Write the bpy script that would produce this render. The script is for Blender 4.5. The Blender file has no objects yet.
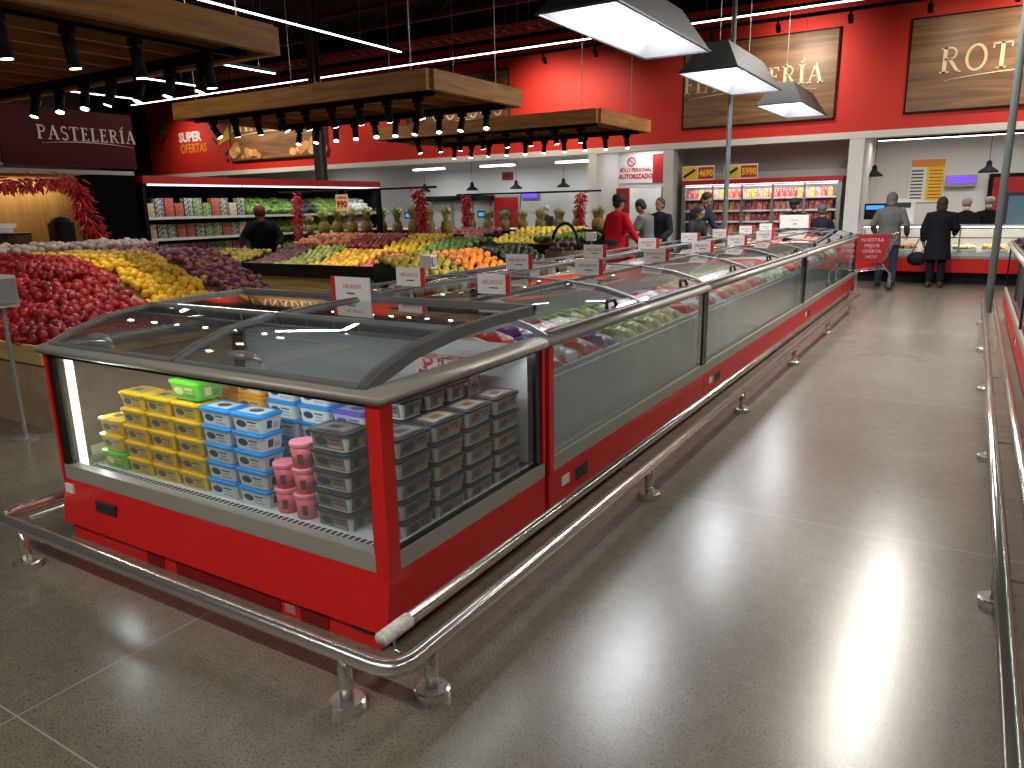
import bpy, bmesh, math, random
from math import pi, sin, cos, radians, sqrt, atan2, exp
from mathutils import Vector, Matrix, Quaternion
random.seed(7)
S = bpy.context.scene
COL = S.collection

# ------------------------------------------------------------------ camera
CAM_H = 1.6
def make_camera():
    f, p, y, r = 741.6, radians(13.45), radians(31.52), radians(-1.125)
    fw = Vector((-sin(y)*cos(p), cos(y)*cos(p), -sin(p)))
    rt = Vector((cos(y), sin(y), 0)); up = rt.cross(fw)
    c, s = cos(r), sin(r)
    rt, up = rt*c+up*s, up*c-rt*s
    cam = bpy.data.cameras.new('camera'); o = bpy.data.objects.new('camera', cam); COL.objects.link(o)
    cam.sensor_width = 36; cam.lens = f/1024*36; cam.clip_start = .05; cam.clip_end = 200
    m = Matrix((rt, up, -fw)).transposed().to_4x4(); m.translation = (0, 0, CAM_H)
    o.matrix_world = m; S.camera = o
make_camera()

# ------------------------------------------------------------------ world, exposure
w = bpy.data.worlds.new('world'); S.world = w; w.use_nodes = True
w.node_tree.nodes['Background'].inputs[0].default_value = (.55, .6, .7, 1)
w.node_tree.nodes['Background'].inputs[1].default_value = .05
S.view_settings.view_transform = 'Standard'; S.view_settings.look = 'None'
S.view_settings.exposure = 0.0; S.view_settings.gamma = 1; S.view_settings.use_curve_mapping = False
S.cycles.max_bounces = 8; S.cycles.transparent_max_bounces = 16; S.cycles.sample_clamp_indirect = 4
S.cycles.caustics_reflective = False; S.cycles.caustics_refractive = False
S.cycles.use_denoising = True

# ------------------------------------------------------------------ materials
def newmat(name):
    m = bpy.data.materials.new(name); m.use_nodes = True
    nt = m.node_tree; return m, nt, nt.nodes['Principled BSDF']
def mat(name, col, rough=.5, metal=0, emit=0, ecol=None, noise=0, nscale=20, bump=0, spec=.5, coat=0, alpha=1):
    m, nt, b = newmat(name)
    b.inputs['Base Color'].default_value = (*col, 1); b.inputs['Roughness'].default_value = rough
    b.inputs['Metallic'].default_value = metal; b.inputs['Specular IOR Level'].default_value = spec
    if coat: b.inputs['Coat Weight'].default_value = coat; b.inputs['Coat Roughness'].default_value = .15
    if emit:
        b.inputs['Emission Color'].default_value = (*(ecol or col), 1); b.inputs['Emission Strength'].default_value = emit
    if noise or bump:
        tc = nt.nodes.new('ShaderNodeTexCoord'); n = nt.nodes.new('ShaderNodeTexNoise')
        n.inputs['Scale'].default_value = nscale; n.inputs['Detail'].default_value = 5
        nt.links.new(tc.outputs['Object'], n.inputs['Vector'])
        if noise:
            mx = nt.nodes.new('ShaderNodeMix'); mx.data_type = 'RGBA'
            mx.inputs[6].default_value = (*[c*(1-noise) for c in col], 1); mx.inputs[7].default_value = (*[min(1, c*(1+noise)) for c in col], 1)
            rp = nt.nodes.new('ShaderNodeMapRange'); rp.inputs[1].default_value = .3; rp.inputs[2].default_value = .7
            nt.links.new(n.outputs[0], rp.inputs[0]); nt.links.new(rp.outputs[0], mx.inputs[0])
            nt.links.new(mx.outputs[2], b.inputs['Base Color'])
        if bump:
            bp = nt.nodes.new('ShaderNodeBump'); bp.inputs['Strength'].default_value = bump; bp.inputs['Distance'].default_value = .01
            nt.links.new(n.outputs[0], bp.inputs['Height']); nt.links.new(bp.outputs[0], b.inputs['Normal'])
    return m
def glassmat(name, tint=(1, 1, 1), ior=1.5, rough=0.0, haze=0.0, boost=1.0, hazecol=(.8, .85, .85)):
    """thin sheet glass: clear, with fresnel mirror and a little haze for condensation and, tinted, for reflections"""
    m, nt, b = newmat(name); nt.nodes.remove(b)
    out = nt.nodes['Material Output']
    tr = nt.nodes.new('ShaderNodeBsdfTransparent'); tr.inputs[0].default_value = (*tint, 1)
    gl = nt.nodes.new('ShaderNodeBsdfGlossy'); gl.inputs['Roughness'].default_value = rough
    fr = nt.nodes.new('ShaderNodeFresnel'); fr.inputs[0].default_value = ior
    mul = nt.nodes.new('ShaderNodeMath'); mul.operation = 'MULTIPLY'; mul.inputs[1].default_value = boost; mul.use_clamp = True
    geo = nt.nodes.new('ShaderNodeNewGeometry'); inv = nt.nodes.new('ShaderNodeMath'); inv.operation = 'SUBTRACT'; inv.inputs[0].default_value = 1
    nt.links.new(geo.outputs['Backfacing'], inv.inputs[1])
    m2 = nt.nodes.new('ShaderNodeMath'); m2.operation = 'MULTIPLY'; nt.links.new(fr.outputs[0], m2.inputs[0]); nt.links.new(inv.outputs[0], m2.inputs[1])
    nt.links.new(m2.outputs[0], mul.inputs[0])
    src = tr
    if haze:
        df = nt.nodes.new('ShaderNodeBsdfDiffuse'); df.inputs[0].default_value = (*hazecol, 1)
        mh = nt.nodes.new('ShaderNodeMixShader')
        tc = nt.nodes.new('ShaderNodeTexCoord'); n = nt.nodes.new('ShaderNodeTexNoise'); n.inputs['Scale'].default_value = 1.3; n.inputs['Detail'].default_value = 3
        mr = nt.nodes.new('ShaderNodeMapRange'); mr.inputs[1].default_value = .35; mr.inputs[2].default_value = .7; mr.inputs[3].default_value = haze*.5; mr.inputs[4].default_value = haze*1.3
        nt.links.new(tc.outputs['Object'], n.inputs[0]); nt.links.new(n.outputs[0], mr.inputs[0]); nt.links.new(mr.outputs[0], mh.inputs[0])
        nt.links.new(tr.outputs[0], mh.inputs[1]); nt.links.new(df.outputs[0], mh.inputs[2]); src = mh
    mx = nt.nodes.new('ShaderNodeMixShader')
    nt.links.new(mul.outputs[0], mx.inputs[0]); nt.links.new(src.outputs[0], mx.inputs[1]); nt.links.new(gl.outputs[0], mx.inputs[2])
    nt.links.new(mx.outputs[0], out.inputs[0])
    return m

def floor_mat():
    m, nt, b = newmat('polished_concrete'); L = nt.links
    tc = nt.nodes.new('ShaderNodeTexCoord')
    def noise(s, d=6, r=.6):
        n = nt.nodes.new('ShaderNodeTexNoise'); n.inputs['Scale'].default_value = s; n.inputs['Detail'].default_value = d; n.inputs['Roughness'].default_value = r
        L.new(tc.outputs['Object'], n.inputs['Vector']); return n
    def ramp(src, stops):
        r = nt.nodes.new('ShaderNodeValToRGB'); e = r.color_ramp.elements
        e[0].position, e[0].color = stops[0][0], (*stops[0][1], 1); e[1].position, e[1].color = stops[-1][0], (*stops[-1][1], 1)
        for p, c in stops[1:-1]:
            k = e.new(p); k.color = (*c, 1)
        L.new(src, r.inputs[0]); return r
    big = ramp(noise(.9).outputs[0], [(.3, (.165, .148, .118)), (.5, (.195, .177, .142)), (.72, (.225, .206, .165))])
    fine = ramp(noise(110, 3, .7).outputs[0], [(.34, (.3, .29, .27)), (.47, (.95, .95, .95)), (.62, (1, 1, 1)), (.74, (1.35, 1.33, 1.28))])
    med = ramp(noise(14, 4).outputs[0], [(.3, (.86, .86, .86)), (.7, (1.1, 1.1, 1.1))])
    def mul(a, c):
        x = nt.nodes.new('ShaderNodeMix'); x.data_type = 'RGBA'; x.blend_type = 'MULTIPLY'; x.inputs[0].default_value = 1
        L.new(a, x.inputs[6]); L.new(c, x.inputs[7]); return x.outputs[2]
    c = mul(mul(big.outputs[0], med.outputs[0]), fine.outputs[0])
    # sawn joints: x = -2.52 + 4.2k ; y = .95 + 2.85k
    sp = nt.nodes.new('ShaderNodeSeparateXYZ'); L.new(tc.outputs['Object'], sp.inputs[0])
    def joint(out, off, per):
        a = nt.nodes.new('ShaderNodeMath'); a.operation = 'SUBTRACT'; a.inputs[1].default_value = off; L.new(out, a.inputs[0])
        d = nt.nodes.new('ShaderNodeMath'); d.operation = 'PINGPONG'; d.inputs[1].default_value = per/2; L.new(a.outputs[0], d.inputs[0])
        g = nt.nodes.new('ShaderNodeMath'); g.operation = 'LESS_THAN'; g.inputs[1].default_value = .0026; L.new(d.outputs[0], g.inputs[0]); return g.outputs[0]
    j1, j2 = joint(sp.outputs[0], -2.52, 4.2), joint(sp.outputs[1], .95, 2.84)
    mxm = nt.nodes.new('ShaderNodeMath'); mxm.operation = 'MAXIMUM'; L.new(j1, mxm.inputs[0]); L.new(j2, mxm.inputs[1])
    mj = nt.nodes.new('ShaderNodeMix'); mj.data_type = 'RGBA'; L.new(mxm.outputs[0], mj.inputs[0]); L.new(c, mj.inputs[6]); mj.inputs[7].default_value = (.36, .34, .3, 1)
    L.new(mj.outputs[2], b.inputs['Base Color'])
    mr = nt.nodes.new('ShaderNodeMapRange'); mr.inputs[1].default_value = .3; mr.inputs[2].default_value = .7; mr.inputs[3].default_value = .23; mr.inputs[4].default_value = .27
    L.new(noise(1.2).outputs[0], mr.inputs[0]); L.new(mr.outputs[0], b.inputs['Roughness'])
    b.inputs['Specular IOR Level'].default_value = .62
    return m
def wood_mat(name, c1, c2, scale=(1, 12, 12), rough=.6):
    m, nt, b = newmat(name); L = nt.links
    tc = nt.nodes.new('ShaderNodeTexCoord'); mp = nt.nodes.new('ShaderNodeMapping'); mp.inputs['Scale'].default_value = scale
    n = nt.nodes.new('ShaderNodeTexNoise'); n.inputs['Scale'].default_value = 1.6; n.inputs['Detail'].default_value = 6; n.inputs['Distortion'].default_value = .8
    r = nt.nodes.new('ShaderNodeValToRGB'); e = r.color_ramp.elements
    e[0].position = .32; e[0].color = (*c1, 1); e[1].position = .68; e[1].color = (*c2, 1)
    L.new(tc.outputs['Object'], mp.inputs[0]); L.new(mp.outputs[0], n.inputs[0]); L.new(n.outputs[0], r.inputs[0]); L.new(r.outputs[0], b.inputs['Base Color'])
    b.inputs['Roughness'].default_value = rough
    return m
def speckle(name, cols, scale=40, rough=.5, thr=None):
    m, nt, b = newmat(name); L = nt.links
    tc = nt.nodes.new('ShaderNodeTexCoord'); v = nt.nodes.new('ShaderNodeTexVoronoi'); v.inputs['Scale'].default_value = scale
    s = nt.nodes.new('ShaderNodeSeparateColor'); r = nt.nodes.new('ShaderNodeValToRGB'); r.color_ramp.interpolation = 'CONSTANT'
    L.new(tc.outputs['Object'], v.inputs['Vector']); L.new(v.outputs['Color'], s.inputs[0]); L.new(s.outputs[0], r.inputs[0])
    e = r.color_ramp.elements; n = len(cols); e[0].position = 0; e[0].color = (*cols[0], 1); e[1].position = 1/n; e[1].color = (*cols[1], 1)
    for i in range(2, n):
        k = e.new(i/n); k.color = (*cols[i], 1)
    L.new(r.outputs[0], b.inputs['Base Color']); b.inputs['Roughness'].default_value = rough
    return m

def vary(m, lo=.62, hi=1.25):
    nt = m.node_tree; b = nt.nodes['Principled BSDF']; oi = nt.nodes.new('ShaderNodeObjectInfo'); mr = nt.nodes.new('ShaderNodeMapRange')
    mr.inputs[3].default_value = lo; mr.inputs[4].default_value = hi; nt.links.new(oi.outputs['Random'], mr.inputs[0])
    hs = nt.nodes.new('ShaderNodeHueSaturation'); nt.links.new(mr.outputs[0], hs.inputs['Value'])
    if b.inputs['Base Color'].links: nt.links.new(b.inputs['Base Color'].links[0].from_socket, hs.inputs['Color'])
    else: hs.inputs['Color'].default_value = b.inputs['Base Color'].default_value
    nt.links.new(hs.outputs[0], b.inputs['Base Color']); return m
M = {}
M['floor'] = floor_mat()
M['red'] = mat('red_enamel', (.70, .010, .010), .38, coat=.15)
M['redwall'] = mat('red_wall_paint', (.62, .022, .012), .6)
M['redtrim'] = mat('red_trim', (.42, .012, .014), .45)
M['grey'] = mat('warm_grey_trim', (.40, .385, .34), .42, metal=.25)
M['steel'] = mat('brushed_steel', (.74, .71, .66), .2, metal=.88)
M['steeldull'] = mat('dull_steel', (.42, .42, .41), .38, metal=.7)
M['lidframe'] = mat('dark_aluminium', (.22, .22, .22), .4, metal=.5)
M['pole'] = mat('pole_grey', (.09, .105, .105), .5)
M['black'] = mat('matt_black', (.008, .008, .009), .6, spec=.15)
M['blackgloss'] = mat('black_seal', (.006, .006, .007), .25)
M['hood'] = mat('charcoal_hood', (.035, .036, .038), .5)
M['white'] = mat('white_paint', (.72, .72, .70), .6)
M['greywall'] = mat('grey_wall', (.34, .34, .34), .7)
M['whitegloss'] = mat('white_liner', (.62, .66, .68), .35)
M['ceil'] = mat('black_ceiling', (.012, .012, .014), .9)
M['ceil2'] = mat('ceiling_steel', (.12, .035, .035), .7)
M['tray'] = mat('tray_red', (.38, .07, .06), .6)
M['led'] = mat('led_tube', (1, 1, 1), .5, emit=6, ecol=(1, .98, .94))
M['ledsoft'] = mat('led_strip_soft', (1, 1, 1), .5, emit=1.3, ecol=(.93, .98, 1))
M['lens'] = mat('spot_lens', (1, 1, 1), .5, emit=14, ecol=(1, .93, .8))
M['bulb'] = mat('lamp_tube', (1, 1, 1), .5, emit=12, ecol=(.95, .97, 1))
M['reflector'] = mat('white_reflector', (.6, .61, .63), .3)
M['wood'] = wood_mat('pine_beams', (.21, .08, .012), (.42, .185, .033))
M['woodx'] = wood_mat('pine_beam_cross', (.21, .08, .012), (.42, .185, .033), (12, 1, 12))
M['crate'] = wood_mat('crate_wood', (.42, .27, .1), (.6, .42, .18), (1, 1, 14))
M['ply'] = wood_mat('plywood', (.3, .22, .14), (.4, .3, .2), (2, 2, 2))
M['signwood'] = wood_mat('printed_walnut_sign', (.12, .055, .025), (.30, .16, .07), (.35, 1, 5), .45)
M['slat'] = wood_mat('oak_slats', (.45, .24, .08), (.62, .36, .13), (1, 9, .6))
M['gold'] = mat('gold_lettering', (.85, .68, .42), .4)
M['darksign'] = mat('dark_red_sign', (.05, .004, .004), .6, spec=.15)
M['glass'] = glassmat('cabinet_glass', (.97, .985, .98), 1.52, haze=.03, boost=1.2)
M['glass_side'] = glassmat('cabinet_side_glass', (.93, .96, .95), 1.6, haze=.16, boost=1.5, hazecol=(.50, .64, .65))  # haze is condensation; its teal tint also paints in the bluish reflection
M['glass_lid'] = glassmat('lid_glass', (.88, .92, .93), 1.6, haze=.05, boost=1.5)
M['glass_thin'] = glassmat('clear_glass', (.98, .99, .99), 1.45)
M['paper'] = mat('white_card', (.85, .84, .83), .6)
M['inkred'] = mat('red_ink', (.6, .02, .02), .5)
M['ink'] = mat('dark_ink', (.03, .03, .035), .5)
M['yellow'] = mat('yellow_print', (.85, .6, .03), .5)
M['orange'] = mat('orange_print', (.85, .28, .03), .5)
M['skin'] = mat('skin', (.42, .22, .14), .55)
M['hair'] = mat('dark_hair', (.02, .014, .012), .6)
M['rubber'] = mat('black_rubber', (.02, .02, .02), .6)
M['screen'] = mat('lit_blue_screen', (.02, .1, .3), .3, emit=1.2, ecol=(.05, .35, .8))
M['uv'] = mat('violet_tube', (.1, .05, .5), .4, emit=1.2, ecol=(.16, .06, 1))

# ------------------------------------------------------------------ helpers
class MB:
    def __init__(s): s.v = []; s.f = []; s.m = []; s.sm = []; s.cur = 0; s.smooth = False
    def add(s, vs, fs):
        o = len(s.v); s.v += [tuple(v) for v in vs]
        for f in fs: s.f.append(tuple(i+o for i in f)); s.m.append(s.cur); s.sm.append(s.smooth)
        return s
    def box(s, x0, x1, y0, y1, z0, z1):
        v = [(x0,y0,z0),(x1,y0,z0),(x1,y1,z0),(x0,y1,z0),(x0,y0,z1),(x1,y0,z1),(x1,y1,z1),(x0,y1,z1)]
        return s.add(v, [(0,3,2,1),(4,5,6,7),(0,1,5,4),(1,2,6,5),(2,3,7,6),(3,0,4,7)])
    def cbox(s, c, d, rz=0, rx=0, ry=0):
        R = Matrix.Rotation(rz,3,'Z') @ Matrix.Rotation(ry,3,'Y') @ Matrix.Rotation(rx,3,'X')
        v = [Vector(c)+R@Vector((a*d[0]/2,b*d[1]/2,e*d[2]/2)) for e in (-1,1) for a,b in ((-1,-1),(1,-1),(1,1),(-1,1))]
        return s.add(v, [(0,3,2,1),(4,5,6,7),(0,1,5,4),(1,2,6,5),(2,3,7,6),(3,0,4,7)])
    def rings(s, rings, caps=True, closed=False):
        n = len(rings[0]); vs = [p for r in rings for p in r]; fs = []
        k = len(rings)
        for i in range(k if closed else k-1):
            a, b = i*n, ((i+1) % k)*n
            for j in range(n): fs.append((a+j, a+(j+1)%n, b+(j+1)%n, b+j))
        if caps and not closed: fs.append(tuple(range(n))[::-1]); fs.append(tuple((k-1)*n+j for j in range(n)))
        return s.add(vs, fs)
    def tube(s, pts, r, seg=10, caps=True, closed=False):
        pts = [Vector(p) for p in pts]; rs = r if isinstance(r, (list, tuple)) else [r]*len(pts); R = []
        prev = None
        for i, p in enumerate(pts):
            if closed: d = pts[(i+1) % len(pts)]-pts[i-1]
            else: d = pts[min(i+1, len(pts)-1)]-pts[max(i-1, 0)]
            d.normalize()
            if prev is None: a = d.orthogonal().normalized()
            else:
                a = prev-d*prev.dot(d)
                a = a.normalized() if a.length > 1e-6 else d.orthogonal().normalized()
            prev = a; b = d.cross(a)
            rr = rs[i]; ra, rb = rr if isinstance(rr, tuple) else (rr, rr)
            R.append([p+a*cos(2*pi*j/seg)*ra+b*sin(2*pi*j/seg)*rb for j in range(seg)])
        return s.rings(R, caps, closed)
    def lathe(s, prof, c=(0,0,0), seg=14, caps=True):
        return s.rings([[(c[0]+r*cos(2*pi*j/seg), c[1]+r*sin(2*pi*j/seg), c[2]+z) for j in range(seg)] for r, z in prof], caps)
    def ell(s, c, r, seg=10, rg=6, rot=None):
        c = Vector(c); vs = []
        if not isinstance(r, (tuple, list)): r = (r, r, r)
        rr = []
        for i in range(rg+1):
            t = pi*i/rg; q = max(sin(t), .02)
            ring = []
            for j in range(seg):
                v = Vector((r[0]*q*cos(2*pi*j/seg), r[1]*q*sin(2*pi*j/seg), -r[2]*cos(t)))
                if rot is not None: v = rot @ v
                ring.append(c+v)
            rr.append(ring)
        return s.rings(rr)
    def rbox(s, x0, x1, y0, y1, z0, z1, r=.01, seg=3, tx=0, ty=0):
        """box with rounded vertical corners; tx, ty = how much narrower the bottom is"""
        def ring(z, ix, iy, rr):
            out = []
            for (cx, cy, a0) in ((x1-ix-rr, y1-iy-rr, 0), (x0+ix+rr, y1-iy-rr, pi/2), (x0+ix+rr, y0+iy+rr, pi), (x1-ix-rr, y0+iy+rr, 1.5*pi)):
                for k in range(seg+1):
                    a = a0+k*pi/2/seg; out.append((cx+rr*cos(a), cy+rr*sin(a), z))
            return out
        return s.rings([ring(z0, tx, ty, r), ring(z1, 0, 0, r)])
    def prism(s, poly, y0, y1, axis='y'):
        def P(a, b, t): return {'y': (a, t, b), 'x': (t, a, b), 'z': (a, b, t)}[axis]
        n = len(poly); vs = [P(a, b, y0) for a, b in poly]+[P(a, b, y1) for a, b in poly]
        fs = [tuple(range(n)), tuple(range(2*n-1, n-1, -1))]+[(i, i+n, (i+1) % n+n, (i+1) % n) for i in range(n)]
        return s.add(vs, fs)
    def mesh(s, name, mats):
        me = bpy.data.meshes.new(name); me.from_pydata(s.v, [], s.f)
        if not isinstance(mats, (list, tuple)): mats = [mats]
        for m in mats: me.materials.append(m)
        me.polygons.foreach_set('material_index', s.m); me.polygons.foreach_set('use_smooth', s.sm)
        me.update()
        bm = bmesh.new(); bm.from_mesh(me); bmesh.ops.recalc_face_normals(bm, faces=bm.faces); bm.to_mesh(me); bm.free()
        return me
    def build(s, name, mats, parent=None, loc=None, rz=0):
        o = bpy.data.objects.new(name, s.mesh(name, mats)); COL.objects.link(o)
        if parent is not None: o.parent = parent
        if loc: o.location = loc
        o.rotation_euler.z = rz
        return o
def B(*a): return MB().box(*a)
def tag(o, label, cat, group=None, kind=None):
    o['label'] = label; o['category'] = cat
    if group: o['group'] = group
    if kind: o['kind'] = kind
    return o
def struct(o): o['kind'] = 'structure'; return o
def empty(name, loc, rz=0):
    o = bpy.data.objects.new(name, None); COL.objects.link(o); o.location = loc; o.rotation_euler.z = rz; o.empty_display_size = .1
    return o
def thing(name, loc, label, cat, group=None, rz=0): return tag(empty(name, loc, rz), label, cat, group)
def copy(o, loc, rz=0, label=None, group=None, parent=None, rot=None, scale=None):
    c = o.copy(); COL.objects.link(c); c.parent = parent; c.location = loc
    c.rotation_euler = rot if rot is not None else (0, 0, rz)
    if scale: c.scale = (scale,)*3
    if label: c['label'] = label
    if group: c['group'] = group
    for ch in o.children:
        d = ch.copy(); COL.objects.link(d); d.parent = c
        for g in ch.children:
            e = g.copy(); COL.objects.link(e); e.parent = d
    return c
NTH = ['first','second','third','fourth','fifth','sixth','seventh','eighth','ninth','tenth','eleventh','twelfth','thirteenth','fourteenth','fifteenth','sixteenth','seventeenth','eighteenth','nineteenth','twentieth']
def nth(i):
    if i < 20: return NTH[i]
    return {2: 'twenty', 3: 'thirty', 4: 'forty'}[(i+1)//10]+('-'+NTH[(i+1) % 10-1] if (i+1) % 10 else 'th')
def text_mesh(txt, size, extrude=.002, bold=0, align='CENTER', sx=1):
    cu = bpy.data.curves.new('t', 'FONT'); cu.body = txt; cu.size = size; cu.extrude = extrude; cu.align_x = align; cu.align_y = 'CENTER'; cu.offset = bold; cu.resolution_u = 2
    o = bpy.data.objects.new('t', cu); COL.objects.link(o)
    dg = bpy.context.evaluated_depsgraph_get(); dg.update()
    me = bpy.data.meshes.new_from_object(o.evaluated_get(dg)); bpy.data.objects.remove(o); bpy.data.curves.remove(cu)
    if sx != 1:
        for v in me.vertices: v.co.x *= sx
    return me
def text(txt, size, m, parent, loc, rot=(pi/2, 0, 0), name='lettering', **k):
    me = text_mesh(txt, size, **k); me.materials.clear(); me.materials.append(m)
    o = bpy.data.objects.new(name, me); COL.objects.link(o); o.parent = parent; o.location = loc; o.rotation_euler = rot
    return o
# serif capitals drawn with thick and thin strokes on a 0..w x 0..1 cell : (points, width)
T, H_ = .15, .06
def arc(cx, cy, rx, ry, a0, a1, n=9): return [(cx+rx*cos(radians(a0+(a1-a0)*i/n)), cy+ry*sin(radians(a0+(a1-a0)*i/n))) for i in range(n+1)]
SER = {
 'I': (.4, [([(.2,0),(.2,1)],T), ([(.04,.02),(.36,.02)],H_), ([(.04,.98),(.36,.98)],H_)]),
 'Í': (.4, [([(.2,0),(.2,1)],T), ([(.04,.02),(.36,.02)],H_), ([(.04,.98),(.36,.98)],H_), ([(.18,1.1),(.34,1.28)],.08)]),
 'P': (.7, [([(.2,0),(.2,1)],T), ([(.04,.02),(.38,.02)],H_), ([(.04,.98),(.2,.98)],H_), ([(.2,.97)]+arc(.38,.74,.24,.23,90,-90)+[(.2,.51)],.09)]),
 'F': (.62, [([(.2,0),(.2,1)],T), ([(.04,.02),(.38,.02)],H_), ([(.04,.97),(.58,.97)],H_), ([(.58,1),(.58,.82)],.05), ([(.2,.52),(.46,.52)],H_), ([(.46,.62),(.46,.42)],.05)]),
 'E': (.66, [([(.2,0),(.2,1)],T), ([(.04,.03),(.6,.03)],H_), ([(.04,.97),(.56,.97)],H_), ([(.56,1),(.56,.82)],.05), ([(.6,0),(.6,.2)],.05), ([(.2,.52),(.46,.52)],H_), ([(.46,.62),(.46,.42)],.05)]),
 'L': (.62, [([(.2,0),(.2,1)],T), ([(.04,.03),(.58,.03)],H_), ([(.04,.98),(.36,.98)],H_), ([(.58,0),(.58,.22)],.05)]),
 'T': (.74, [([(.37,0),(.37,1)],T), ([(.2,.02),(.54,.02)],H_), ([(.04,.97),(.7,.97)],H_), ([(.05,1),(.05,.8)],.05), ([(.69,1),(.69,.8)],.05)]),
 'A': (.86, [([(.12,0),(.43,1)],.06), ([(.43,1),(.72,0)],T), ([(.24,.35),(.6,.35)],.05), ([(.0,.02),(.26,.02)],H_), ([(.56,.02),(.86,.02)],H_)]),
 'R': (.8, [([(.2,0),(.2,1)],T), ([(.04,.02),(.38,.02)],H_), ([(.04,.98),(.2,.98)],H_), ([(.2,.97)]+arc(.38,.75,.22,.22,90,-90)+[(.2,.53)],.09), ([(.38,.52),(.7,.03)],.12), ([(.62,.02),(.82,.02)],H_)]),
 'S': (.56, [(arc(.29,.74,.2,.23,30,270)+arc(.29,.26,.22,.25,90,-150),.1)]),
 'O': (.84, [(arc(.42,.5,.34,.48,0,360,24),.11)]),
 'M': (1.0, [([(.14,0),(.16,1)],.06), ([(.16,1),(.48,.1)],.12), ([(.48,.1),(.8,1)],.05), ([(.82,1),(.84,0)],T), ([(.02,.02),(.26,.02)],H_), ([(.7,.02),(.98,.02)],H_)]),
 'B': (.7, [([(.2,0),(.2,1)],T), ([(.04,.03),(.34,.03)],H_), ([(.04,.97),(.3,.97)],H_), ([(.2,.97)]+arc(.34,.76,.2,.21,90,-90)+[(.2,.55)],.08), ([(.2,.55)]+arc(.36,.28,.25,.26,90,-90)+[(.2,.03)],.09)]),
 'N': (.9, [([(.18,0),(.18,1)],.06), ([(.16,1),(.74,0)],.13), ([(.76,0),(.76,1)],.06), ([(.04,.02),(.32,.02)],H_), ([(.62,.98),(.9,.98)],H_), ([(.04,.98),(.2,.98)],H_)]),
 'D': (.82, [([(.2,0),(.2,1)],T), ([(.04,.03),(.36,.03)],H_), ([(.04,.97),(.36,.97)],H_), ([(.2,.97)]+arc(.34,.5,.4,.47,90,-90)+[(.2,.03)],.1)]),
 'Q': (.84, [(arc(.42,.5,.34,.48,0,360,24),.11), ([(.46,.1),(.8,-.18)],.1)]),
 'U': (.82, [([(.18,1),(.18,.3)]+arc(.41,.3,.23,.28,180,360)+[(.64,1)],.1), ([(.04,.98),(.32,.98)],H_), ([(.5,.98),(.78,.98)],H_)]),
}
def serif(txt, size, m, parent, loc, rot, gap=.12, swoosh=True, name='serif_lettering', y0=0):
    mb = MB(); x = 0; segs = []
    for ch in txt:
        wd, st = SER[ch]; segs.append((x, st)); x += wd+gap
    tot = x-gap
    def ribbon(pts, wd, ox):
        for a, b in zip(pts[:-1], pts[1:]):
            a = Vector(a); b = Vector(b); d = (b-a)
            if d.length < 1e-6: continue
            e = d.normalized(); n = Vector((-e.y, e.x))*wd/2; q = [a-e*.008+n, b+e*.008+n, b+e*.008-n, a-e*.008-n]
            mb.add([((p.x+ox-tot/2)*size, (p.y-.5)*size, zz) for zz in (0, .004) for p in q], [(0,1,2,3),(7,6,5,4),(0,4,5,1),(1,5,6,2),(2,6,7,3),(3,7,4,0)])
    for ox, st in segs:
        for pts, wd in st: ribbon(pts, wd, ox)
    if swoosh:
        n = 24; pts = [(tot*(.04+.92*i/n), -.32+.22*sin(pi*i/n)**.8) for i in range(n+1)]
        for i in range(n): ribbon(pts[i:i+2], .05*sin(pi*(i+.5)/n)+.012, 0)
    o = mb.build(name, m, parent); o.location = loc; o.rotation_euler = rot; return o

# ------------------------------------------------------------------ lamp helper: most lamps sit in a fixture body, a few have none
def lamp(kind, parent, loc, energy, col=(1, .95, .87), rot=(0, 0, 0), size=.1, sy=None, angle=60, blend=.5, name='light'):
    l = bpy.data.lights.new(name, kind); l.energy = energy; l.color = col
    if kind == 'AREA':
        l.shape = 'RECTANGLE' if sy else 'SQUARE'; l.size = size
        if sy: l.size_y = sy
    elif kind == 'SPOT': l.spot_size = radians(angle); l.spot_blend = blend; l.shadow_soft_size = size
    else: l.shadow_soft_size = size
    o = bpy.data.objects.new(name, l); COL.objects.link(o)
    if parent is not None: o.parent = parent
    o.location = loc; o.rotation_euler = rot
    return o

# ================================================================== ROOM
ZC = 6.6
struct(B(-28, 12, -7, 22, -.1, 0).build('floor', M['floor']))
struct(B(-28, 12, -7, 22, ZC, ZC+.1).build('ceiling', M['ceil']))
struct(B(-28.1, -28, -7, 22, 0, ZC).build('wall_left', M['greywall']))
struct(B(12, 12.1, -7, 22, 0, ZC).build('wall_right', M['redwall']))
struct(B(-28, 12, -7.1, -7, 0, ZC).build('wall_rear', M['greywall']))
# upper red wall above the opening, with its white lower band
WY = 17.0; ZB = 2.80
struct(B(-25.4, 12, WY, WY+.25, ZB+.13, 5.6).build('wall_upper_red', M['redwall']))
struct(B(-25.4, 12, WY-.03, WY+.28, ZB, ZB+.13).build('trim_1', M['white']))
struct(B(-28, -25.4, WY-.4, WY+.25, 0, ZC).build('wall_corner', M['black']))
struct(B(-28, 12, WY+.3, WY+.5, 5.6, ZC).build('wall_upper_dark', M['ceil']))
# columns between the rooms
for i, (x0, x1) in enumerate(((-8.12, -7.9), (-6.22, -5.98), (-2.3, -2.02))):
    struct(B(x0, x1, WY-.02, WY+.3, 0, ZB).build('trim_%d' % (i+2), M['white']))
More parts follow.
